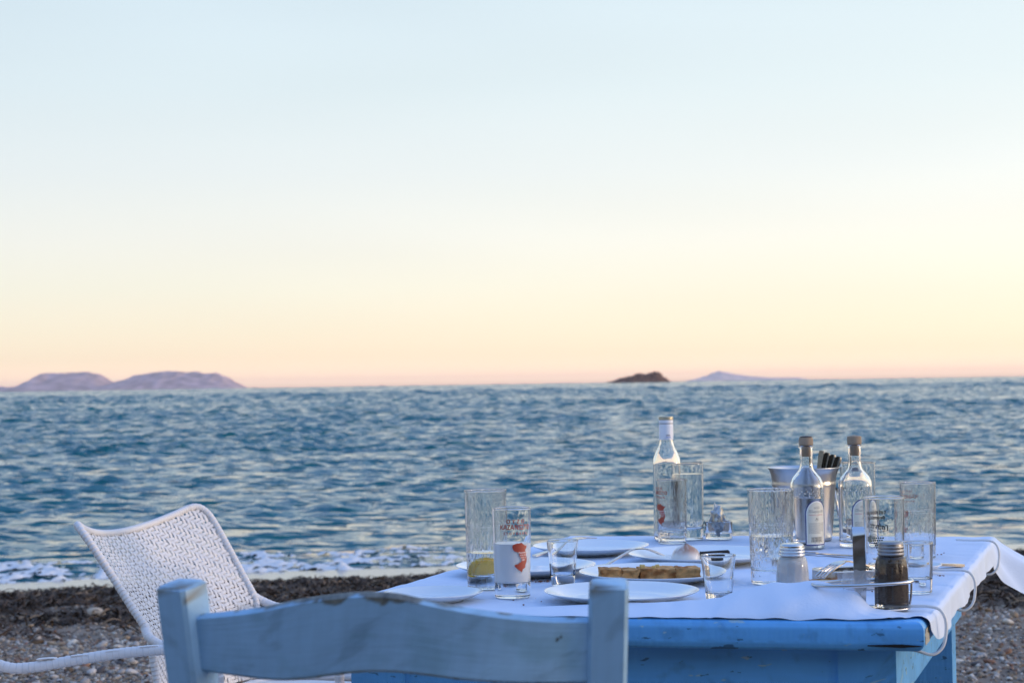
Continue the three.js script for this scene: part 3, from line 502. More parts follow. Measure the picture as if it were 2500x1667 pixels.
plate('white plate with a fork across it at the far table edge', [0.146, -3.362], 0.112);
plate('white plate behind the glass with the lemon wedge', [0.018, -3.02], 0.121);
plate('empty white plate at the table corner behind the blue chair', [-0.126, -2.662], 0.076, 1, 0.014);
plate('white plate carrying a broken slab of bread', [0.233, -2.889], 0.128);
plate('white plate carrying a grilled onion and a burnt crust', [0.346, -3.18], 0.14);
plate('empty white plate between the bread plate and the blue chair', [0.159, -2.628], 0.1165);
plate('small white saucer beside the glass with green lettering', [0.677, -2.958], 0.045, 1, 0.013, 0, 0, 'saucer');

// ------------------------------------------------------------------ food
function lump(w, h, d, f, amp, sub = 5, seedZ = 0) {   // displaced rounded block
  const g = mergeVertices(new RoundedBoxGeometry(w, h, d, sub, Math.min(w, h, d) * 0.28)); const p = g.attributes.position; g.computeVertexNormals(); const nn = g.attributes.normal;
  for (let i = 0; i < p.count; i++) { const x = p.getX(i), y = p.getY(i), z = p.getZ(i), k = amp * fbm(x * f, y * f, z * f + seedZ, 4); p.setXYZ(i, x + nn.getX(i) * k, y + nn.getY(i) * k, z + nn.getZ(i) * k); }
  g.computeVertexNormals(); return g;
}
const crumbBump = dataTex(256, (u, v) => { const n = sstep(-0.1, 0.35, tileNoise(u, v, 60, 5, 3)); return [n, n, n]; });
function slabFood(nx, ny, f) { return grid(nx, ny, f); }
{
  const t = thing('bread_slab', 'broken tan slab of toasted bread on the white plate', 'bread', [0.221, CLOTH + 0.0039, -2.878], 0.06);
  const spans = [[-0.082, -0.048], [-0.0465, -0.020], [-0.019, 0.040], [0.0415, 0.082]];
  spans.forEach(([a, b], k) => {
    const w = b - a, sh = 0.0185 - 0.0015 * (k % 2), g = mergeVertices(new THREE.BoxGeometry(w, sh, 0.046, Math.max(6, Math.round(w / 0.0022)), 8, 16)), p = g.attributes.position;
    for (let i = 0; i < p.count; i++) { const x = p.getX(i), y = p.getY(i), z = p.getZ(i), X = x + (a + b) / 2; p.setXYZ(i, x + 0.006 * fbm(y * 90 + k, z * 70, 3, 3), y + (y > 0 ? 0.0045 * fbm(X * 60, z * 60, 1, 4) : 0.0008 * noise(X * 100, z * 100)), z + 0.014 * fbm(X * 45, y * 60, 5 + k, 4) + (k === 1 ? 0.004 : k === 2 ? 0.002 : 0)); }
    g.computeVertexNormals(); g.translate((a + b) / 2, sh / 2, 0);
    paint(g, (x, y, z) => { const n = 0.8 + 0.8 * fbm(x * 90, y * 120, z * 90, 3), c = sstep(0.1, 0.4, fbm(x * 28 + k * 3, y * 60, z * 20, 3) + 0.12); return [1.0 * n * (1 - 0.5 * c), 0.52 * n * (1 - 0.64 * c), 0.19 * n * (1 - 0.75 * c)]; });
    obj('bread_piece', g, std([1, 1, 1], 0.85, { vertexColors: true, bumpMap: crumbBump, bumpScale: 0.001 }), t);
  });
  for (const [x, z, s] of [[-0.012, 0.004, 0.0045], [0.006, 0.010, 0.0032], [0.014, -0.004, 0.0035]]) { const g = lump(s * 2, s * 1.6, s * 1.8, 200, 0.002, 3); g.translate(x, 0.0192 + s * 0.3, z); obj('bread_crumb', g, std([0.74, 0.55, 0.22], 0.85), t); }
}
{
  const g = mergeVertices(new THREE.SphereGeometry(0.0235, 40, 24, 0, Math.PI * 2, 0, Math.PI / 2)); const p = g.attributes.position;
  for (let i = 0; i < p.count; i++) { const x = p.getX(i), y = p.getY(i), z = p.getZ(i), a = Math.atan2(z, x), k = 1 + 0.02 * Math.cos(a * 9) * (y / 0.0235); p.setXYZ(i, x * k, y * 0.95 + 0.003 * Math.exp(-(x * x + z * z) / 0.00003), z * k); } g.computeVertexNormals();
  paint(g, (x, y, z) => { const a = Math.atan2(z, x), s = sstep(0.003, 0.018, y) * sstep(-0.35, 0.15, fbm(a * 2.5, y * 60, 2, 4) + 0.25 * Math.cos(a - 0.4)), top = Math.exp(-(x * x + z * z) / 0.00002); return [0.76 * (1 - 0.5 * s) * (1 - 0.9 * top), 0.73 * (1 - 0.72 * s) * (1 - 0.95 * top), 0.69 * (1 - 0.82 * s) * (1 - 0.95 * top)]; });
  const o = obj('grilled_onion', g, phys([1, 1, 1], 0.3, { vertexColors: true })); o.scale.setScalar(1.15); o.position.set(0.312, CLOTH + 0.0036, -3.19); tag(o, 'half white grilled onion with brown scorched top on the plate', 'onion');
  const c = lump(0.052, 0.0125, 0.024, 110, 0.006, 6, 4); paint(c, (x, y, z) => { const w = sstep(0.28, 0.34, fbm(x * 70, y * 70, z * 70 + 9, 3) + (y > 0.004 ? 0.1 : -0.2)); return [0.018 + 0.5 * w, 0.011 + 0.5 * w, 0.009 + 0.48 * w]; });
  const k = obj('burnt_crust', c, std([1, 1, 1], 0.7, { vertexColors: true })); k.position.set(0.365, CLOTH + 0.0105, -3.196); k.rotation.y = 0.08; tag(k, 'blackened burnt crust lying against the grilled onion', 'crust');
}
{
  const t = thing('bread_slice', 'slice of white bread with orange brown crust behind the cruet ring', 'bread', [0.462, CLOTH + 0.0003, -2.665], 0.5);
  const crumb = lump(0.062, 0.017, 0.05, 60, 0.004, 6, 7); crumb.translate(0, 0.0105, 0); obj('crumb', crumb, std([0.72, 0.60, 0.42], 0.9, { bumpMap: crumbBump, bumpScale: 0.001 }), t);
  const cr = sweep([[-0.033, 0.010, 0.027], [-0.036, 0.0105, 0], [-0.030, 0.011, -0.026], [0, 0.011, -0.030], [0.030, 0.011, -0.026], [0.036, 0.0105, 0], [0.033, 0.010, 0.027]], (u) => 0.0085 + 0.0012 * noise(u * 30, 4), 10, 60); obj('crust', cr, std([0.46, 0.20, 0.05], 0.7, { bumpMap: crumbBump, bumpScale: 0.0012 }), t);
}
{ // crumbs and flakes spilt on the cloth
  const parts = []; const add = (x, z, n, sp) => { for (let k = 0; k < n; k++) { const s = rr(0.0005, 0.0017), g = new THREE.IcosahedronGeometry(s, 0); g.scale(rr(0.8, 2), 0.7, 1); g.rotateY(rr(0, 6)); g.translate(x + rr(-1, 1) * sp, CLOTH + s * 0.5 - 0.0004, z + rr(-1, 1) * sp); g.setAttribute('uv', new THREE.Float32BufferAttribute(new Float32Array(g.attributes.position.count * 2), 2)); parts.push(g); } };
  add(0.046, -2.905, 26, 0.018); add(0.01, -2.64, 5, 0.05); add(0.705, -2.90, 5, 0.012); add(0.79, -3.25, 4, 0.02); add(0.72, -3.02, 4, 0.04); add(0.5, -2.72, 8, 0.05);
  const c = obj('crumbs', parts, std([0.17, 0.06, 0.03], 0.8)); c.userData = { kind: 'stuff', label: 'reddish brown crumbs and flakes spilt on the white cloth', category: 'crumbs' };
}
// ------------------------------------------------------------------ cutlery lying about
function fork(label, tail, tip, lift, roll = 0) {       // tail and tip in world metres; lift: extra arch at the shoulder
  const a = V(...tail), b = V(...tip), d = b.clone().sub(a), L = d.length(), mid = a.clone().add(b).multiplyScalar(0.5);
  const t = thing('fork', label, 'fork', [a.x, a.y, a.z], Math.atan2(-d.z, d.x), 'forks');
  const flat = Math.hypot(d.x, d.z), line = (s) => (b.y - a.y) * s, at = (s) => [flat * s, line(s) + lift * Math.sin(Math.PI * clamp((s - 0.35) / 0.65)) + 0.0012, 0];
  obj('handle', slab([[0, 0.009], [0.02, 0.012], [0.12, 0.0125], [0.3, 0.0095], [0.48, 0.0062], [0.6, 0.0058], [0.66, 0.0075]].map(([s, w]) => ({ p: at(s), w, t: 0.0024, side: [0, 0, 1] }))), M.steel, t);
  obj('head', slab([[0.655, 0.0076], [0.69, 0.014], [0.72, 0.020], [0.76, 0.0225], [0.79, 0.0228]].map(([s, w]) => ({ p: at(s), w, t: 0.0018, side: [0, 0, 1] }))), M.steel, t);
  for (let k = 0; k < 4; k++) obj('tine', slab([0.785, 0.85, 0.92, 0.97, 1].map((s, i) => { const q = at(s); return { p: [q[0], q[1], (k - 1.5) * 0.0062], w: 0.0038 - 0.0004 * i, t: 0.0024 - 0.00015 * i, side: [0, 0, 1] }; })), M.steel, t);
  return t;
}
fork('fork resting on the far plate with its tines over the rim', [0.034, CLOTH + 0.0178, -3.135], [0.146, CLOTH + 0.034, -3.295], 0.008);
fork('fork leaning on the rim of the onion plate with its handle down', [0.118, CLOTH + 0.0025, -3.052], [0.262, CLOTH + 0.0172, -3.118], 0.019);
fork('fork lying over the steel dish with tines on the bread slice', [0.602, CLOTH + 0.0325, -2.805], [0.470, CLOTH + 0.0215, -2.698], 0.016);
function knife(label, a, b, up = 0.0014) {
  const A = V(...a), d = V(...b).sub(A), L = Math.hypot(d.x, d.z), t = thing('table_knife', label, 'knife', [A.x, A.y, A.z], Math.atan2(-d.z, d.x), 'knives on the table');
  obj('handle', slab([[0, 0.011], [0.03, 0.015], [0.25, 0.0145], [0.44, 0.0115], [0.47, 0.010]].map(([s, w]) => ({ p: [L * s, up + d.y * s, 0], w, t: 0.0042, side: [0, 0, 1] }))), M.steel, t);
  obj('blade', slab([[0.465, 0.0095], [0.5, 0.015], [0.75, 0.017], [0.9, 0.0155], [0.97, 0.010], [1, 0.003]].map(([s, w]) => ({ p: [L * s, up + d.y * s, 0], w, t: 0.0014, side: [0, 0, 1] }))), M.darkSteel, t);
}
knife('knife lying on the cloth in front of the left corked bottle', [0.500, CLOTH, -3.33], [0.640, CLOTH + 0.001, -3.20]);
knife('knife handle resting over the saucer rim near the ouzo glass', [0.778, CLOTH, -3.035], [0.600, CLOTH + 0.014, -2.955]);

// ------------------------------------------------------------------ salt, pepper and their stand
function shaker(name, label, [x, z], y0, fill, R, H, capMat) {
  const t = thing(name, label, 'shaker', [x, y0, z]), hb = H * 0.80, facets = 12;
  const shell = (inset, yb, yt, cap) => grid(96, 30, (u, v) => {
    const k = v * 30, a = -u * 2 * Math.PI, fl = 1 - 0.04 * (0.5 - 0.5 * Math.cos(a * facets));
    const prof = [[0, 0], [0.9, 0], [0.985, 0.02], [1, 0.07], [1, 0.3], [0.985, 0.6], [0.93, 0.83], [0.84, 0.93], [0.70, 0.975], [0.68, 1]], s = v * (prof.length - 1), i = Math.min(Math.floor(s), prof.length - 2), f = s - i;
    const r = (prof[i][0] + (prof[i + 1][0] - prof[i][0]) * f), y = prof[i][1] + (prof[i + 1][1] - prof[i][1]) * f;
    const q = Math.max(1e-5, r * R * (y > 0.02 && y < 0.9 ? fl : 1) - inset * (r > 0.1 ? 1 : 0)); return [Math.sin(-a) * q, yb + (yt - yb) * y, Math.cos(-a) * q];
  });
  const outer = shell(0, 0, hb), lidOff = lathe([[0.68 * R, hb], [0, hb]], 40);
  obj('glass_body', [outer, lidOff], M.glass, t);
  const inner = shell(0.0028, 0.005, hb - 0.004), top = lathe([[0.68 * R - 0.0016, hb - 0.004], [0, hb - 0.004]], 40);
  obj(name === 'salt_shaker' ? 'salt' : 'pepper', [inner, top], fill, t);
  const c = R * 0.76, y = hb - 0.002, ch = H - y;
  obj('screw_cap', lathe(bev([[c - 0.001, y], [c, y + 0.001], [c + 0.0007, y + ch * 0.12], [c - 0.0008, y + ch * 0.22], [c + 0.0004, y + ch * 0.34], [c - 0.001, y + ch * 0.46], [c + 0.0001, y + ch * 0.58], [c - 0.001, y + ch * 0.68], [c - 0.0008, y + ch * 0.80], [c * 0.86, y + ch * 0.93], [c * 0.6, H - 0.0006], [0, H]], 0.0004), 44), capMat, t);
  return t;
}
shaker('salt_shaker', 'glass salt shaker with ridged metal cap behind the lifted cloth', [0.408, -2.570], CLOTH, std([0.78, 0.78, 0.78], 0.95, { bumpMap: grain, bumpScale: 0.0005 }), 0.0241, 0.088, M.steel);
shaker('pepper_shaker', 'glass shaker full of dark ground pepper in the metal stand', [0.5335, -2.478], CLOTH + 0.0035, std([0.13, 0.098, 0.075], 0.95, { bumpMap: crumbBump, bumpScale: 0.0012 }), 0.0243, 0.094, M.darkSteel);
{
  const t = thing('cruet_stand', 'stainless cruet stand with wire ring and upright strap handle', 'cruet stand', [0.492, CLOTH, -2.478]);
  const oval = (rx, rz, y, wob = 0) => Array.from({ length: 49 }, (_, i) => { const a = i / 48 * 2 * Math.PI; return [Math.cos(a) * rx, y + wob * Math.cos(a), Math.sin(a) * rz]; });
  obj('wire_ring', sweep(oval(0.0705, 0.031, 0.0385, 0.002), 0.0028, 10, 150), M.steel, t);
  obj('wire_ring', sweep(oval(0.066, 0.029, 0.0022), 0.0018, 10, 120), M.steel, t);
  for (const sx of [-1, 1]) obj('upright', sweep([[sx * 0.069, 0.039, 0.004], [sx * 0.068, 0.02, 0.004], [sx * 0.0655, 0.003, 0.003]], 0.0015, 8, 20), M.steel, t);
  const tray = lathe([[0, 0.0022], [0.029, 0.0022], [0.0292, 0.0031], [0, 0.0031]], 40); tray.scale(2.25, 1, 1); obj('base_plate', tray, M.steel, t);
  obj('strap_handle', slab([[0.003, -0.002], [0.014, 0.0015], [0.028, 0.0035], [0.045, 0.0035], [0.06, 0.0015], [0.075, -0.0015], [0.09, -0.002], [0.104, -0.0005], [0.1125, -0.003], [0.1165, -0.008], [0.115, -0.0135], [0.108, -0.0165], [0.098, -0.0165]].map(([y, z], i) => ({ p: [-0.003, y, z - 0.002], w: 0.0175 - 0.003 * clamp(i / 3 < 1 ? 1 - i / 3 : 0), t: 0.0015, side: [1, 0, 0] }))), M.steel, t);
  const dish = thing('steel_dish', 'small rounded stainless dish beside the green lettered glass', 'dish', [0.520, CLOTH, -2.745], 0.2);
  const rr2 = (w, d, r) => { const s = new THREE.Shape(); s.moveTo(-w + r, -d); s.lineTo(w - r, -d); s.absarc(w - r, -d + r, r, -Math.PI / 2, 0); s.lineTo(w, d - r); s.absarc(w - r, d - r, r, 0, Math.PI / 2); s.lineTo(-w + r, d); s.absarc(-w + r, d - r, r, Math.PI / 2, Math.PI); s.lineTo(-w, -d + r); s.absarc(-w + r, -d + r, r, Math.PI, Math.PI * 1.5); return s; };
  const wallS = rr2(0.048, 0.036, 0.022); wallS.holes.push(rr2(0.0425, 0.0305, 0.017)); const wg = new THREE.ExtrudeGeometry(wallS, { depth: 0.027, bevelEnabled: true, bevelSize: 0.0015, bevelThickness: 0.0015, bevelSegments: 3, curveSegments: 14 }); wg.rotateX(-Math.PI / 2); wg.translate(0, 0.0015, 0);
  obj('rim', wg, M.steel, dish);
  const fg = new THREE.ExtrudeGeometry(rr2(0.0426, 0.0306, 0.017), { depth: 0.003, bevelEnabled: false, curveSegments: 14 }); fg.rotateX(-Math.PI / 2); fg.translate(0, 0.0012, 0); obj('floor', fg, M.darkSteel, dish);
  // crumpled clear wrapper stuffed in the free side of the stand
  const w = grid(46, 26, (u, v) => { const a = (u - 0.5) * 2.6, r = 0.012 + 0.012 * v + 0.007 * fbm(u * 7, v * 4, 2, 3); return [-0.032 + Math.sin(a) * r + 0.006 * fbm(u * 9, v * 9, 5, 3) + 0.02 * (v - 0.3), 0.006 + 0.052 * v + 0.008 * fbm(u * 12, v * 6, 8, 3), -0.004 + 0.7 * Math.cos(a) * r]; });
  const wr = obj('plastic_wrapper', w, phys([0.95, 0.95, 0.96], 0.18, { transmission: 0.75, thickness: 0, ior: 1.45 })); wr.position.set(0.506, CLOTH, -2.474); tag(wr, 'crumpled clear plastic wrapper stuffed in the stand beside the pepper', 'wrapper');
}
// ------------------------------------------------------------------ glass ashtray with crumpled foil behind the far glasses
{
  const t = obj('glass_ashtray', lathe(bev([[0, 0], [0.026, 0], [0.028, 0.002], [0.0285, 0.036], [0.0265, 0.0375], [0.0238, 0.036], [0.0225, 0.012], [0, 0.010]], 0.0008), 40), M.glass); t.position.set(0.424, CLOTH, -3.628); tag(t, 'small thick glass ashtray beside the full tall glass', 'ashtray');
  const foil = (s, sx, sy, z) => { const g = new THREE.IcosahedronGeometry(1, 3), p = g.attributes.position; for (let i = 0; i < p.count; i++) { const v = V(p.getX(i), p.getY(i), p.getZ(i)), k = 1 + 1.1 * Math.abs(fbm(v.x * 1.7, v.y * 1.4, v.z * 1.7 + z, 3)) - 0.25 + 0.25 * Math.abs(noise(v.x * 6, v.y * 6, v.z * 6)); p.setXYZ(i, v.x * k * s * sx, v.y * k * s * sy, v.z * k * s); } g.computeVertexNormals(); return g; };
  const f1 = obj('crumpled_foil', foil(0.017, 1.0, 1.75, 7), std([0.50, 0.48, 0.45], 0.3, { metalness: 1 })); f1.position.set(0.4215, CLOTH + 0.042, -3.627); tag(f1, 'crumpled silver foil wrapper sticking out of the glass ashtray', 'foil');
}

// ------------------------------------------------------------------ the blue-grey wooden chair in front
{
  const base = [-0.1, 0, -1.75], L = (x, y, z) => [x - base[0], y - base[1], z - base[2]];
  const t = thing('wooden_chair', 'worn pale blue wooden chair with wavy back rail facing the table', 'chair', [base[0], beachY(base[0], base[2]), base[2]]);
  const post = (x, z, yaw, splay) => {
    const c = Math.cos(yaw), s = Math.sin(yaw), side = [c, 0, s], out = [];
    for (const [y, w] of [[0.9, 0.030], [0.897, 0.0355], [0.888, 0.036], [0.883, 0.036], [0.86, 0.036], [0.75, 0.036], [0.6, 0.036], [0.45, 0.037], [0.25, 0.036], [-0.02, 0.033]]) { const d = 0.9 - y; out.push({ p: L(x + splay * Math.min(d, 0.35), y, z - 0.13 * Math.min(d, 0.45) + 0.05 * Math.max(0, d - 0.55)), w, t: w, side }); }
    return slab(out, 0.0035);
  };
  const box = (g) => { const p = g.attributes.position, n = g.attributes.normal, uv = new Float32Array(p.count * 2); for (let i = 0; i < p.count; i++) { const h = Math.abs(n.getY(i)) > 0.7; uv.set(h ? [p.getX(i), p.getZ(i)] : [p.getY(i), Math.abs(n.getX(i)) > Math.abs(n.getZ(i)) ? p.getZ(i) : p.getX(i)], i * 2); } g.setAttribute('uv', new THREE.BufferAttribute(uv, 2)); return g; };
  const wearMat = std([1, 1, 1], 0.5, { map: palePaint, vertexColors: true, bumpMap: woodBump, bumpScale: 0.0006 });
  const bare = [0.66, 0.40, 0.25];
  const wearPost = (g) => paint(g, (x, y, z) => { const k = y > 0.885 ? sstep(0.0, 0.12, fbm(x * 90, y * 60, z * 90, 3)) : 0; return [1, 1, 1].map((c, i) => c + (bare[i] - c) * k); });
  obj('back_post', wearPost(box(post(-0.310, -1.617, 0.56, 0.085))), wearMat, t);
  obj('back_post', wearPost(box(post(0.084, -1.572, 0.06, -0.03))), wearMat, t);
  const A = V(-0.296, 0, -1.618), B = V(0.072, 0, -1.573);
  const spline = (pts) => (s) => { let k = 0; while (k < pts.length - 2 && pts[k + 1][0] < s) k++; const [a, p] = pts[k], [b, q] = pts[k + 1], p0 = pts[Math.max(k - 1, 0)], p3 = pts[Math.min(k + 2, pts.length - 1)], f = clamp((s - a) / (b - a)), m0 = (q - p0[1]) / (b - p0[0]) * (b - a), m1 = (p3[1] - p) / (p3[0] - a) * (b - a); return (2 * f ** 3 - 3 * f * f + 1) * p + (f ** 3 - 2 * f * f + f) * m0 + (-2 * f ** 3 + 3 * f * f) * q + (f ** 3 - f * f) * m1; };
  function rail(name, top, bot, bulge, th) {
    const T = spline(top), Bm = spline(bot), n = 150, ring = []; const r = 0.004;
    for (let i = 0; i <= 40; i++) ring.push(['f', i / 40]); for (let i = 0; i <= 6; i++) ring.push(['t', i / 6]); for (let i = 0; i <= 14; i++) ring.push(['b', 1 - i / 14]); for (let i = 0; i <= 6; i++) ring.push(['u', 1 - i / 6]);
    const m = ring.length;
    const g = grid(m, n, (u, s) => {
      const [side, f] = ring[Math.round(u * m) % m], yt = T(s), yb = Bm(s), px = A.x + (B.x - A.x) * s, pz = A.z + (B.z - A.z) * s + bulge * 4 * s * (1 - s), h = yt - yb, front = th / 2;
      let y, o; if (side === 'f') { y = yb + r + (h - 2 * r) * f; o = front; } else if (side === 'b') { y = yb + r + (h - 2 * r) * f; o = -front; } else if (side === 't') { const a = (f - 0.5) * Math.PI; y = yt - r + r * Math.cos(a); o = -front * (f * 2 - 1); } else { const a = (f - 0.5) * Math.PI; y = yb + r - r * Math.cos(a); o = -front * (f * 2 - 1); }
      return L(px - 0.11 * o, y, pz + o - 0.13 * (0.87 - y));
    }, { uvScale: [0.2, 0.4] });
    paint(g, (x, y, z) => {
      const s = clamp((x + base[0] - A.x) / (B.x - A.x)), dt = T(s) - y, edge = Math.exp(-(((s - 0.42) / 0.2) ** 2));
      const k = sstep(0, 0.0022, 0.0095 * edge * (0.8 + 1.6 * fbm(x * 60, 3, z * 20, 3)) + 0.0022 * sstep(0.02, 0.3, fbm(x * 50, 9, 2, 3)) - dt);
      const kb = sstep(0.12, 0.2, fbm(x * 80, 1, 4, 3)) * sstep(0.0035, 0.001, y - Bm(s));
      const stain = 0.22 * sstep(0.02, 0.3, fbm(x * 16, y * 22, 5, 4)), q = Math.max(k, kb);
      return [1 - 0.85 * stain, 1 - 0.65 * stain, 1 - 0.75 * stain].map((c, i) => c + (bare[i] * (0.7 + 0.6 * noise(x * 200, y * 200, z)) - c) * q);
    });
    return obj(name, g, wearMat, t);
  }
  rail('back_rail', [[0, 0.871], [0.15, 0.878], [0.26, 0.8865], [0.34, 0.8915], [0.43, 0.8945], [0.51, 0.8935], [0.59, 0.887], [0.70, 0.879], [0.81, 0.873], [0.9, 0.8700], [1, 0.869]], [[0, 0.818], [0.07, 0.8155], [0.2, 0.8115], [0.29, 0.8135], [0.34, 0.8165], [0.43, 0.8205], [0.51, 0.8205], [0.59, 0.8175], [0.67, 0.8135], [0.81, 0.8095], [1, 0.808]], 0.022, 0.020);
  rail('back_rail', [[0, 0.806], [0.1, 0.8035], [0.2, 0.797], [0.35, 0.78], [0.5, 0.775], [0.65, 0.78], [1, 0.79]], [[0, 0.745], [0.2, 0.742], [0.5, 0.74], [0.8, 0.742], [1, 0.745]], 0.02, 0.018);
  const fx = 0.19, fz = -0.98;
  const P = (s, d) => [A.x + (B.x - A.x) * s + fx * d, A.z + (B.z - A.z) * s - 0.055 + fz * d];
  const seat = grid(1, 1, () => [0, 0, 0]);
  { const c = [P(0.02, 0.0), P(0.98, 0.0), P(1.06, 0.42), P(-0.06, 0.42)], sh = new THREE.Shape(); c.forEach(([x, z], i) => { const [a, , b] = L(x, 0, z); i ? sh.lineTo(a, -b) : sh.moveTo(a, -b); }); const g = new THREE.ExtrudeGeometry(sh, { depth: 0.024, bevelEnabled: true, bevelSize: 0.006, bevelThickness: 0.006, bevelSegments: 3 }); g.rotateX(-Math.PI / 2); g.translate(0, 0.43, 0); obj('seat', g, std([0.40, 0.30, 0.17], 0.85, { bumpMap: crumbBump, bumpScale: 0.002 }), t); }
  for (const s of [-0.05, 1.05]) { const [x, z] = P(s, 0.40); obj('front_leg', box(slab([[0.44, 0.036], [0.2, 0.034], [-0.02, 0.030]].map(([y, w]) => ({ p: L(x, y, z), w, t: w, side: [1, 0, 0.1] })))), M.pale, t); }
  for (const s of [-0.04, 1.04]) { const [x, z] = P(s * 1, 0.0), [x2, z2] = P(s, 0.4); obj('stretcher', box(slab([[x, z], [x2, z2]].map(([a, b]) => ({ p: L(a, 0.2, b), w: 0.02, t: 0.026 })))), M.pale, t); }
}
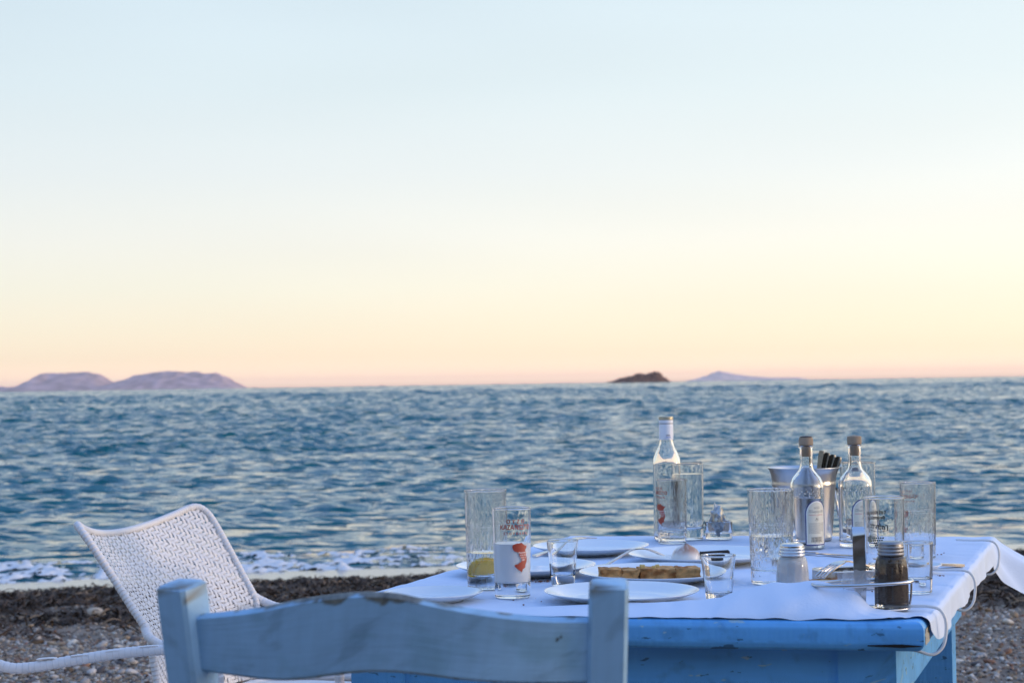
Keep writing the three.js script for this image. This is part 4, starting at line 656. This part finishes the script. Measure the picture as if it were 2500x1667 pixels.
// ------------------------------------------------------------------ white wicker armchairs
function wickerChair() {
  const t = thing('wicker_armchair', '', 'armchair', [0, 0, 0]);
  const fp = (b) => b < 0.55 ? 0.158 * Math.sign(b) * (Math.abs(b) / 0.55) ** 0.93 : 0.158 + 0.03 * (b - 0.55) / 0.45, yp = (b) => 0.82 - 0.22 * Math.min(1, b / 0.55) - 0.17 * Math.max(0, (b - 0.55) / 0.45), HW = 0.28;
  const surf = (a, b) => V(fp(b) * (0.925 + 0.075 * a) - 0.062 * (1 - a * a) * (0.85 + 0.15 * b), yp(b) - 0.046 * (1 - a * a) * Math.max(0, 1 - b) ** 1.5, HW * a * (1 - 0.04 * b));
  const nrm = (a, b) => { const e = 0.01, du = surf(a + e, b).sub(surf(a - e, b)), dv = surf(a, b + e).sub(surf(a, b - e)); return du.cross(dv).normalize(); };
  const cornerOut = (a, b) => { const ra = 0.16, rb = 0.14, x = (Math.abs(a) - (1 - ra)) / ra, y = (rb - b) / rb; return x > 0 && y > 0 && x * x + y * y > 1; };
  const wrap = (turns, r, lift) => (s) => { const f = (s * turns) % 1; return r + lift * (0.5 - f); };
  // posts and top rail of wrapped cane
  const side = (sg) => [1.0, 0.85, 0.7, 0.55, 0.42, 0.30, 0.2, 0.14].map((b) => surf(sg, b));
  const cor = (sg) => [surf(sg * 0.992, 0.075), surf(sg * 0.965, 0.03), surf(sg * 0.92, 0.008), surf(sg * 0.85, 0)];
  for (const sg of [1, -1]) { const low = surf(sg, 1); obj('post', sweep([V(low.x + 0.015, 0.0, low.z * 1.02), V(low.x + 0.012, 0.2, low.z * 1.01), ...side(sg), ...cor(sg)], wrap(105, 0.0078, 0.0013), 12, 900), M.wicker, t); }
  obj('top_rail', sweep([surf(0.86, 0), surf(0.7, 0), surf(0.45, 0), surf(0.2, 0), surf(0, 0), surf(-0.2, 0), surf(-0.45, 0), surf(-0.7, 0), surf(-0.86, 0)], wrap(70, 0.0078, 0.0011), 12, 500), M.wicker, t);
  // woven strands, each one its own strip going over two and under two
  const NA = 58, NB = 50;
  const strand = (along, k) => {
    const pts = [], n = along === 'v' ? NB : NA;
    for (let j = 0; j <= n * 2; j++) {
      const q = j / 2, over = (along === 'v' ? Math.floor(q) + k : Math.floor(q) + k + 2) % 4 < 2, fr = q - Math.floor(q);
      const a = along === 'v' ? -1 + 2 * (k + 0.5) / NA : -1 + 2 * q / NA, b = along === 'v' ? q / NB : (k + 0.5) / NB;
      if (cornerOut(a, b)) continue;
      let h = (over ? 1 : -1) * (0.0016 + 0.0006 * noise(q * 0.7, k * 1.3)); if (fr === 0) { const prev = ((along === 'v' ? Math.floor(q) + k : Math.floor(q) + k + 2) + 3) % 4 < 2; if (prev !== over) h = 0; }
      const jit = 0.012 * noise(q * 0.35, k * 2.7, along === 'v' ? 1 : 6), p = along === 'v' ? surf(clamp(a + jit, -1, 1), b) : surf(a, clamp(b + jit * 0.7)), nn = nrm(a, b), d = along === 'v' ? surf(a + 0.01, b).sub(surf(a - 0.01, b)).normalize() : surf(a, Math.min(1, b + 0.01)).sub(surf(a, b - 0.01)).normalize();
      pts.push([p.addScaledVector(nn, h), d]);
    }
    const w = along === 'v' ? 0.0074 : 0.0066, pos = [], ix = [];
    pts.forEach(([p, d], i) => { pos.push(p.x - d.x * w / 2, p.y - d.y * w / 2, p.z - d.z * w / 2, p.x + d.x * w / 2, p.y + d.y * w / 2, p.z + d.z * w / 2); if (i) ix.push(i * 2 - 2, i * 2 - 1, i * 2 + 1, i * 2 - 2, i * 2 + 1, i * 2); });
    const g = new THREE.BufferGeometry(); g.setAttribute('position', new THREE.Float32BufferAttribute(pos, 3)); g.setIndex(ix); g.computeVertexNormals(); return g;
  };
  for (let k = 0; k < NA; k++) obj('cane_strand', strand('v', k), M.wicker, t);
  for (let k = 0; k < NB; k++) obj('cane_strand', strand('h', k), M.wicker, t);
  // arms, front legs, seat
  for (const sg of [1, -1]) {
    const z = sg * 0.285;
    const arm = obj('armrest', sweep([V(sg > 0 ? 0.150 : 0.124, 0.612, sg * 0.272), V(sg > 0 ? 0.165 : 0.146, 0.596, z), V(0.190, 0.582, z), V(0.23, 0.583, z * 1.02), V(0.30, 0.594, z * 1.03), V(0.40, 0.608, z * 1.03), V(0.48, 0.612, z * 1.02), V(0.53, 0.604, z), V(0.556, 0.58, z), V(0.562, 0.54, z), V(0.556, 0.3, z * 0.98), V(0.55, 0.0, z * 0.98)], (s) => 0.0094 + 0.0010 * (0.5 - (s * 95) % 1), 12, 1000), M.wicker, t);
    for (let k = 0; k < 4; k++) { const x = 0.235 + k * 0.062, y = 0.584 + (k > 0 ? 0.0078 * k : 0.002) + 0.0095; obj('overlapping_cane', slab([0, 1, 2, 3].map((i) => ({ p: [x + i * 0.011, y + 0.0006 + i * 0.0016 - 0.0003 * i * i, z * 1.025], w: 0.013, t: 0.0016, side: [0, 0, 1] }))), M.wicker, arm); }
  }
  obj('seat_frame', sweep([V(0.18, 0.42, 0.26), V(0.55, 0.43, 0.275), V(0.55, 0.43, -0.275), V(0.18, 0.42, -0.26), V(0.18, 0.42, 0.24)], 0.011, 10, 120), M.wicker, t);
  const seat = grid(30, 24, (u, v) => [0.17 + 0.38 * u, 0.425 - 0.02 * Math.sin(Math.PI * u) * Math.sin(Math.PI * v), (v - 0.5) * 0.53]); obj('seat', seat, M.wicker, t);
  return t;
}
{
  const a = wickerChair(); a.userData.label = 'white woven wicker armchair drawn up beside the table'; a.userData.group = 'white wicker armchairs';
  a.position.set(-0.795, beachY(-0.5, -3.7) - 0.002, -3.725); a.rotation.y = -0.284;
  const b = a.clone(); b.name = numbered('wicker_armchair'); b.userData = { ...a.userData, label: 'white wicker armchair of which only one wrapped armrest shows' }; scene.add(b);
  b.position.set(-1.102, beachY(-0.8, -2.8) + 0.016, -2.79); b.rotation.y = -0.1;
}
renderer.render(scene, camera);
